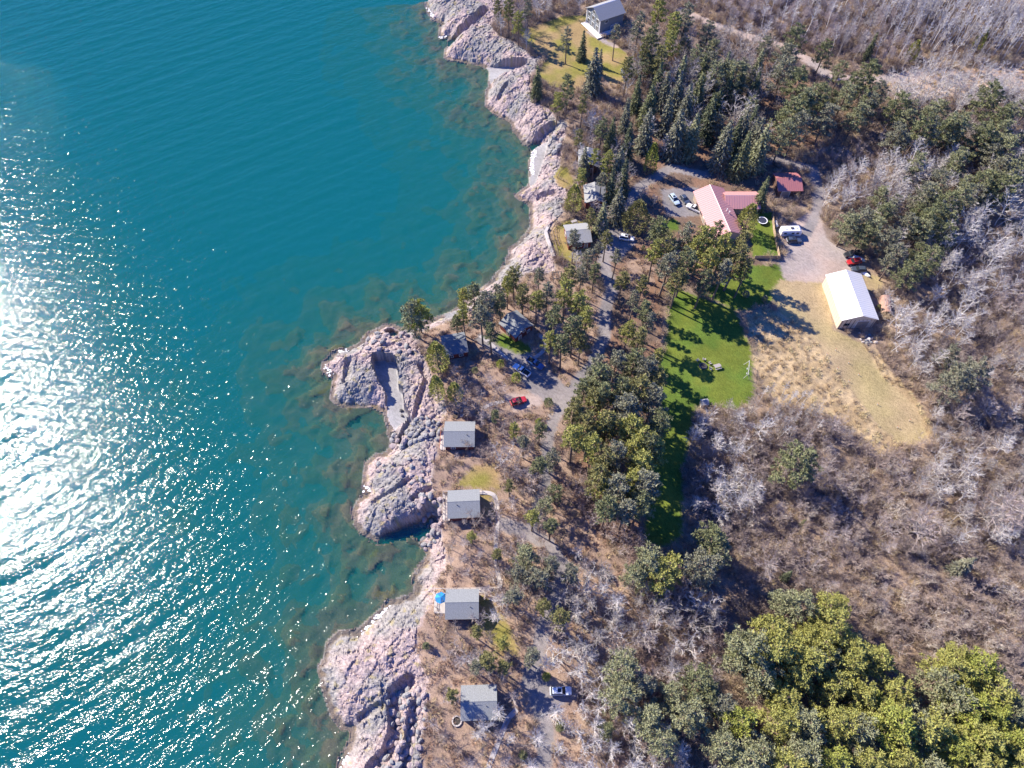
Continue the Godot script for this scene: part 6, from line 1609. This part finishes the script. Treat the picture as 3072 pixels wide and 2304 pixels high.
func build_small() -> void:
	build_foam()
	footpath("concrete path curving from the cabin past the boulders to the drive", PATH_A, 1.05, M["pale_stone"])
	footpath("curved concrete path below the shaded cabin", PATH_B, 1.1, M["concrete"])
	footpath("pale boardwalk from the parasol cabin up to the slope", PATH_C, 1.2, M["pale_wood"])
	footpath("curved footpath round the cornerwise red cabin", PATH_D, 1.1, M["concrete"])
	footpath("straight path from the headland cabin to the cabin drive", PATH_E, 1.0, M["concrete"])
	footpath("short pale path leading to the red car", PATH_F, 1.0, M["concrete"])
	rail_path("outer rail of the double railing along the look-out path", RAIL_A, 1.0, M["log"])
	rail_path("inner rail of the double railing along the look-out path", RAIL_B, 1.0, M["log"])
	rail_path("short log railing stepping down to the pink ledge by the brown cabin", RAIL_C, 1.0, M["log"])
	rail_path("log rail running down the shore side of the pebble-cove cabin", RAIL_D, 0.9, M["log"])
	board_fence("tall weathered board fence with a corner round the lodge lawn", FENCE, 1.8, M["fence_wood"])
	# pergola over the steps to the shore
	var o := thing("pergola", "dark open-framed pergola over the steps to the shore", "pergola", Vector3(PERGOLA.x, LAND, PERGOLA.y), 0.15)
	for k in 4:
		simple_box(o, "rafter", Vector3(-1.35 + k * 0.9, 2.35, 0), Vector3(0.14, 0.16, 3.0), M["dark_wood"])
	for s in [-1, 1]:
		simple_box(o, "beam", Vector3(0, 2.22, 1.2 * s), Vector3(3.2, 0.16, 0.14), M["dark_wood"])
		for t in [-1, 1]:
			simple_box(o, "post", Vector3(1.35 * t, 0.9, 1.2 * s), Vector3(0.14, 2.6, 0.14), M["dark_wood"])
	for k in 5:
		simple_box(o, "step", Vector3(-2.0 - k * 0.35, -0.15 - k * 0.18, 0), Vector3(0.36, 0.2, 1.5), M["grey_wood"])
	simple_box(o, "deck", Vector3(0, 0.06, 0), Vector3(3.0, 0.12, 2.8), M["grey_wood"])
	# parasol on the deck
	o = thing("parasol", "bright blue parasol over the cabin deck", "parasol", Vector3(-16.3, LAND + 0.28, -44.6))
	var mb := MB.new()
	mb.tube(Vector3.ZERO, Vector3(0, 2.5, 0), 0.04, 0.04, 6)
	part(o, "pole", mb.mesh(), M["white"])
	mb = MB.new()
	for i in 8:
		var a := TAU * i / 8
		var b := TAU * (i + 1) / 8
		var f := 1.0 if i % 2 == 0 else 0.55
		mb.col = Color(f, f, f)
		mb.tri(Vector3(0, 2.6, 0), Vector3(cos(a) * 1.35, 2.1, sin(a) * 1.35), Vector3(cos(b) * 1.35, 2.1, sin(b) * 1.35))
	part(o, "canopy", mb.mesh(), M["blue_cloth"])
	# trampoline
	o = thing("trampoline", "round trampoline with a white rim inside the board fence", "trampoline", Vector3(TRAMP.x, ground(TRAMP.x, TRAMP.y), TRAMP.y))
	mb = MB.new()
	mb.tube(Vector3(0, 0.84, 0), Vector3(0, 0.86, 0), 1.35, 1.35, 20, true)
	part(o, "mat", mb.mesh(), M["blue_black"])
	mb = MB.new()
	mb.ring(Vector3(0, 0.82, 0), 1.6, 0.24, 0.08, 20)
	part(o, "rim", mb.mesh(), M["white"])
	for i in 6:
		mb = MB.new()
		mb.tube(Vector3(cos(i * TAU / 6) * 1.55, -0.05, sin(i * TAU / 6) * 1.55), Vector3(cos(i * TAU / 6) * 1.55, 0.83, sin(i * TAU / 6) * 1.55), 0.04, 0.04, 5)
		part(o, "leg", mb.mesh(), M["dark_metal"])
	# gas tank
	o = thing("gas_tank", "white rounded gas tank outside the board fence", "tank", Vector3(TANK.x, ground(TANK.x, TANK.y), TANK.y), PI / 2)
	mb = MB.new()
	var prof := [[-1.3, 0.05], [-1.2, 0.3], [-1.0, 0.45], [1.0, 0.45], [1.2, 0.3], [1.3, 0.05]]
	for i in prof.size() - 1:
		mb.tube(Vector3(prof[i][0], 0.75, 0), Vector3(prof[i + 1][0], 0.75, 0), prof[i][1], prof[i + 1][1], 12)
	part(o, "vessel", mb.mesh(), M["camper_white"])
	for s in [-1, 1]:
		simple_box(o, "foot", Vector3(0.8 * s, 0.15, 0), Vector3(0.15, 0.5, 0.7), M["shingle_pale"])
	simple_box(o, "valve_dome", Vector3(0, 1.22, 0), Vector3(0.35, 0.16, 0.3), M["camper_white"])
	# on the green lawn
	fire_ring("dark round fire ring on the green lawn", LAWN_RING.x, LAWN_RING.y, 0.95, M["dark_metal"])
	picnic_table("weathered picnic table beside the lawn fire ring", LAWN_TABLE.x, LAWN_TABLE.y, 0.3)
	picnic_table("picnic table at the wood's edge of the green lawn", LAWN_TABLE.x - 18.0, LAWN_TABLE.y + 1.0, 0.5)
	for i in 4:
		var a := -2.2 + i * 0.9
		garden_chair("grey garden chair round the lawn fire ring", "chairs round the lawn fire ring", LAWN_RING.x + cos(a) * 2.3, LAWN_RING.y + sin(a) * 2.3, -a + PI, M["grey_wood"])
	o = thing("swing_frame", "thin white metal swing frame at the lawn's meadow side", "swing frame", Vector3(SWING.x, ground(SWING.x, SWING.y), SWING.y), 1.35)
	for s in [-1, 1]:
		for t in [-1, 1]:
			mb = MB.new()
			mb.tube(Vector3(2.4 * s, -0.1, 0.9 * t), Vector3(2.2 * s, 2.4, 0), 0.06, 0.06, 5)
			part(o, "leg", mb.mesh(), M["rim"])
		mb = MB.new()
		mb.tube(Vector3(0.8 * s, 2.35, -0.02), Vector3(0.8 * s, 0.6, -0.02), 0.03, 0.03, 4)
		mb.box(Vector3(0.8 * s, 0.55, 0), Vector3(0.5, 0.05, 0.25))
		part(o, "swing", mb.mesh(), M["rim"])
	mb = MB.new()
	mb.tube(Vector3(-2.4, 2.4, 0), Vector3(2.4, 2.4, 0), 0.06, 0.06, 6)
	part(o, "top_bar", mb.mesh(), M["rim"])
	fire_ring("pale concrete fire ring below the shaded cabin", RING2.x, RING2.y, 0.95, M["pale_stone"])
	fire_ring("small dark fire ring on the pink ledge beside the cove cabin", RING3.x, RING3.y, 0.55, M["dark_metal"])
	garden_chair("grey garden chair beside the small fire ring on the ledge", "chairs on the pink ledge", RING3.x + 1.5, RING3.y + 0.2, 0.0, M["grey_wood"])
	garden_chair("grey garden chair beside the small fire ring on the ledge", "chairs on the pink ledge", RING3.x + 1.3, RING3.y - 1.0, 0.6, M["grey_wood"])
	for k in 2:
		garden_chair("dark lounge chair on the white deck of the tall house", "lounge chairs on the white deck", CHAISE.x + k * 1.6, CHAISE.y + k * 0.5, 0.6, M["dark_metal"])
	picnic_table("picnic table on the shore end of the cabin lawn by the double railing", RAIL_B[1].x + 2.0, RAIL_B[1].y + 0.6, 0.4)
	# white kerb wall along the look-out
	o = thing("retaining_wall", "low white retaining wall curving along the pink ledge", "wall", Vector3(KERB[0].x, 0, KERB[0].y))
	for i in KERB.size() - 1:
		var a: Vector2 = KERB[i] - KERB[0]
		var b: Vector2 = KERB[i + 1] - KERB[0]
		var y := minf(ground(KERB[i].x, KERB[i].y), ground(KERB[i + 1].x, KERB[i + 1].y))
		simple_box(o, "block", Vector3((a.x + b.x) * 0.5, y + 0.1, (a.y + b.y) * 0.5), Vector3(a.distance_to(b) + 0.1, 1.5, 0.9), M["pale_stone"], atan2(-(b.y - a.y), b.x - a.x))
	# marker stakes on the mown field
	for p in STAKES:
		o = thing("marker_stake", "short wooden marker stake standing in the mown field", "stake", Vector3(p.x, ground(p.x, p.y), p.y), 0.3, "stakes on the mown field")
		simple_box(o, "stake", Vector3(0, 0.35, 0), Vector3(0.12, 0.9, 0.12), M["pale_wood"])
		simple_box(o, "cap", Vector3(0, 0.82, 0), Vector3(0.2, 0.06, 0.2), M["orange_wood"])
	# small evergreen bushes
	var r := RandomNumberGenerator.new()
	r.seed = 31
	for d in BUSHES:
		var b := plant("evergreen_bush", "cedar%d" % (r.randi() % 4), M[d[3]], M["bark"], d[0], d[1], d[2], d[4], d[5], r, "bush")
		b.scale.x *= 1.5
		b.scale.z *= 1.5

func _ready() -> void:
	t_start = Time.get_ticks_msec()
	var cam := Camera3D.new()
	cam.name = "camera"
	cam.position = Vector3(0, 171, 0)
	cam.rotation_degrees = Vector3(-58, 0, 0)
	cam.fov = 56.8
	cam.near = 0.5
	cam.far = 3000.0
	add_child(cam)
	cam.current = true
	var env := Environment.new()
	var sky := Sky.new()
	var sm := ProceduralSkyMaterial.new()
	sm.sky_top_color = Color(0.13, 0.33, 0.74)
	sm.sky_horizon_color = Color(0.42, 0.65, 0.92)
	sm.sky_curve = 0.2
	sm.ground_bottom_color = Color(0.2, 0.2, 0.2)
	sm.ground_horizon_color = Color(0.5, 0.55, 0.6)
	sm.sun_angle_max = 12.0
	sky.sky_material = sm
	env.background_mode = Environment.BG_SKY
	env.sky = sky
	env.background_energy_multiplier = SKY_ENERGY
	env.tonemap_mode = Environment.TONE_MAPPER_LINEAR
	env.tonemap_exposure = EXPOSURE
	env.sdfgi_enabled = true
	env.ssao_enabled = true
	env.ssil_enabled = true
	var we := WorldEnvironment.new()
	we.name = "environment"
	we.environment = env
	add_child(we)
	var sun := DirectionalLight3D.new()
	sun.name = "sun"
	sun.light_energy = SUN_ENERGY
	sun.light_color = Color(1.0, 0.955, 0.89)
	sun.light_angular_distance = 0.53
	sun.shadow_enabled = true
	var e := deg_to_rad(36.0)
	var to_sun := Vector3(-0.838 * cos(e), sin(e), -0.545 * cos(e))
	sun.basis = Basis.looking_at(-to_sun)
	add_child(sun)

	n_a = noise(FastNoiseLite.TYPE_SIMPLEX_SMOOTH, 0.12, 3, 3)
	n_b = noise(FastNoiseLite.TYPE_CELLULAR, 0.16, 2, 4)
	n_b.cellular_return_type = FastNoiseLite.RETURN_CELL_VALUE
	n_b.domain_warp_enabled = true
	n_b.domain_warp_amplitude = 4.0
	n_b.domain_warp_frequency = 0.15
	n_c = noise(FastNoiseLite.TYPE_CELLULAR, 0.42, 2, 6)
	n_c.cellular_return_type = FastNoiseLite.RETURN_CELL_VALUE
	n_c.domain_warp_enabled = true
	n_c.domain_warp_amplitude = 1.4
	n_c.domain_warp_frequency = 0.5
	n_d = noise(FastNoiseLite.TYPE_SIMPLEX, 0.6, 2, 8)
	n_f = noise(FastNoiseLite.TYPE_CELLULAR, 0.2, 1, 17)
	n_f.cellular_return_type = FastNoiseLite.RETURN_DISTANCE2_SUB
	n_f.domain_warp_enabled = true
	n_f.domain_warp_amplitude = 3.0
	n_f.domain_warp_frequency = 0.2
	materials()
	set_out()
	print("set out ", Time.get_ticks_msec() - t_start)
	build_ground()
	print("ground ", Time.get_ticks_msec() - t_start)
	build_water()
	print("water ", Time.get_ticks_msec() - t_start)
	make_kinds()
	build_houses()
	build_vehicles()
	build_small()
	build_stones()
	build_trees()
	build_brush()

const SUN_ENERGY := 1.6
const SKY_ENERGY := 0.82
const EXPOSURE := 2.2

func materials() -> void:
	tint = {
		BRUSH: [Color(0.31, 0.23, 0.165), Color(0.20, 0.155, 0.125), 0.45],
		ROCK: [Color(0.42, 0.35, 0.35), Color(0.36, 0.34, 0.34), 0.5],
		LAWN: [Color(0.14, 0.175, 0.03), Color(0.095, 0.15, 0.026), 0.6],
		FIELD: [Color(0.37, 0.285, 0.165), Color(0.33, 0.27, 0.135), 0.3],
		MEADOW: [Color(0.42, 0.32, 0.19), Color(0.33, 0.245, 0.14), 0.9],
		LITTER: [Color(0.34, 0.245, 0.18), Color(0.27, 0.195, 0.15), 0.7],
		GRAVEL: [Color(0.38, 0.30, 0.255), Color(0.33, 0.285, 0.26), 0.5],
		ASPHALT: [Color(0.25, 0.225, 0.215), Color(0.205, 0.19, 0.185), 0.4],
		YARD: [Color(0.32, 0.23, 0.11), Color(0.23, 0.21, 0.055), 0.5],
		BEACH: [Color(0.32, 0.315, 0.31), Color(0.27, 0.26, 0.255), 0.8],
		BED: [Color(0.3, 0.24, 0.16), Color(0.2, 0.19, 0.11), 0.6],
		CLEARING: [Color(0.42, 0.30, 0.21), Color(0.38, 0.30, 0.24), 0.4],
		WOOD: [Color(0.22, 0.135, 0.09), Color(0.16, 0.115, 0.085), 0.8],
	}
	var fine := grain(256, 0.07, 4, 0.74, 1.2, 2)
	var soil := mat("soil", Color(1, 1, 1), 0.95, 0.0, 0.25)
	soil.albedo_texture = fine
	var hard := mat("hard", Color(1, 1, 1), 0.9, 0.0, 0.3)
	hard.albedo_texture = grain(256, 0.09, 3, 0.8, 1.12, 12)
	var rk := mat("rock", Color(1, 1, 1), 0.82, 0.0, 0.35)
	rk.albedo_texture = grain(256, 0.06, 4, 0.62, 1.32, 14)
	rk.heightmap_enabled = true
	rk.heightmap_texture = rk.albedo_texture
	rk.heightmap_scale = 16.0
	rk.uv1_triplanar = true
	rk.uv1_world_triplanar = true
	rk.uv1_scale = Vector3(0.2, 0.2, 0.2)
	var w := StandardMaterial3D.new()
	w.resource_name = "water"
	w.albedo_color = Color(0.01, 0.14, 0.17).linear_to_srgb()
	w.albedo_color.a = 0.05
	w.transparency = BaseMaterial3D.TRANSPARENCY_ALPHA
	w.roughness = 0.09
	w.metallic_specular = 0.42
	var f := noise(FastNoiseLite.TYPE_SIMPLEX_SMOOTH, 0.02, 4, 21)
	f.fractal_gain = 0.55
	var im := f.get_seamless_image(1024, 1024, false, false, 0.1, true)
	w.heightmap_enabled = true
	w.heightmap_texture = ImageTexture.create_from_image(im)
	w.heightmap_scale = RIPPLE
	w.uv1_scale = Vector3(1.0 / 52.0, 1.0 / 22.0, 1)
	M["water"] = w
	for d in [["needle_dark", Color(0.14, 0.16, 0.09)], ["needle_mid", Color(0.205, 0.22, 0.11)], ["needle_grey", Color(0.25, 0.25, 0.175)], ["needle_yellow", Color(0.335, 0.335, 0.10)], ["needle_lime", Color(0.30, 0.325, 0.075)], ["needle_pale", Color(0.28, 0.29, 0.165)], ["needle_olive", Color(0.235, 0.225, 0.09)]]:
		var m := mat(d[0], d[1], 0.75, 0.0, 0.35)
		m.backlight_enabled = true
		m.backlight = Color(0.35, 0.35, 0.2)
	mat("twig_grey", Color(0.36, 0.33, 0.31)); mat("twig_pink", Color(0.40, 0.335, 0.315)); mat("twig_white", Color(0.50, 0.47, 0.45)); mat("twig_brown", Color(0.31, 0.235, 0.195))
	mat("twig_mass", Color(1, 1, 1))
	mat("bark", Color(0.17, 0.125, 0.10)); mat("bark_grey", Color(0.36, 0.325, 0.30)); mat("bark_white", Color(0.62, 0.59, 0.57))
	mat("red_wall", Color(0.15, 0.035, 0.03), 0.8); mat("brown_wall", Color(0.13, 0.075, 0.055), 0.8); mat("tan_wall", Color(0.35, 0.28, 0.22), 0.8); mat("slate_wall", Color(0.16, 0.19, 0.22), 0.75); mat("barn_wall", Color(0.62, 0.52, 0.40), 0.6)
	for d in [["shingle", Color(0.265, 0.28, 0.285)], ["shingle_dark", Color(0.17, 0.19, 0.215)], ["shingle_pale", Color(0.33, 0.335, 0.33)]]:
		var m := mat(d[0], d[1], 0.85, 0.0, 0.3)
		m.albedo_texture = grain(128, 0.12, 3, 0.72, 1.15, 30)
		m.uv1_triplanar = true
		m.uv1_scale = Vector3(0.25, 0.25, 0.25)
	mat("pink_metal", Color(0.50, 0.255, 0.245), 0.45); mat("pink_trim", Color(0.62, 0.42, 0.40), 0.5); mat("red_metal", Color(0.34, 0.135, 0.13), 0.5); mat("barn_roof", Color(0.70, 0.685, 0.64), 0.5); mat("barn_trim", Color(0.62, 0.60, 0.56), 0.5)
	mat("rust", Color(0.36, 0.215, 0.165), 0.85)
	mat("white", Color(0.78, 0.78, 0.76), 0.5); mat("white_wood", Color(0.72, 0.69, 0.64), 0.7); mat("pale_wood", Color(0.50, 0.46, 0.42), 0.8); mat("orange_wood", Color(0.45, 0.16, 0.09), 0.8); mat("grey_wood", Color(0.34, 0.31, 0.29), 0.85); mat("dark_wood", Color(0.06, 0.055, 0.055), 0.8); mat("fence_wood", Color(0.42, 0.31, 0.22), 0.85); mat("log", Color(0.20, 0.14, 0.10), 0.85); mat("door", Color(0.30, 0.25, 0.21), 0.6)
	mat("glass", Color(0.025, 0.03, 0.04), 0.08); mat("car_glass", Color(0.02, 0.025, 0.03), 0.06); mat("lamp_glass", Color(0.7, 0.7, 0.7), 0.1); mat("tail_red", Color(0.4, 0.02, 0.02), 0.2)
	mat("tyre", Color(0.03, 0.03, 0.03), 0.9); mat("rim", Color(0.5, 0.5, 0.5), 0.4); mat("dark_metal", Color(0.06, 0.06, 0.065), 0.5)
	for d in [["silver_paint", Color(0.55, 0.60, 0.65)], ["white_paint", Color(0.74, 0.75, 0.76)], ["blue_paint", Color(0.05, 0.12, 0.28)], ["red_paint", Color(0.42, 0.025, 0.03)], ["black_paint", Color(0.025, 0.028, 0.035)], ["dark_paint", Color(0.05, 0.065, 0.09)], ["ice_paint", Color(0.42, 0.52, 0.6)]]:
		var m := mat(d[0], d[1], 0.35)
		m.clearcoat_enabled = true
		m.clearcoat = 0.8
		m.clearcoat_roughness = 0.05
	mat("camper_white", Color(0.78, 0.79, 0.79), 0.4); mat("boat_blue", Color(0.34, 0.44, 0.52), 0.5); mat("blue_cloth", Color(0.02, 0.27, 0.65), 0.8); mat("blue_black", Color(0.02, 0.025, 0.05), 0.8)
	mat("foam", Color(0.8, 0.82, 0.83), 0.7); mat("concrete", Color(0.36, 0.34, 0.335), 0.85); mat("ash", Color(0.05, 0.045, 0.04)); mat("pale_stone", Color(0.46, 0.425, 0.395)); mat("stone_grey", Color(0.25, 0.245, 0.24)); mat("stone_pink", Color(0.32, 0.265, 0.26)); mat("stone_dark", Color(0.09, 0.085, 0.085))

const RIPPLE := 15.0
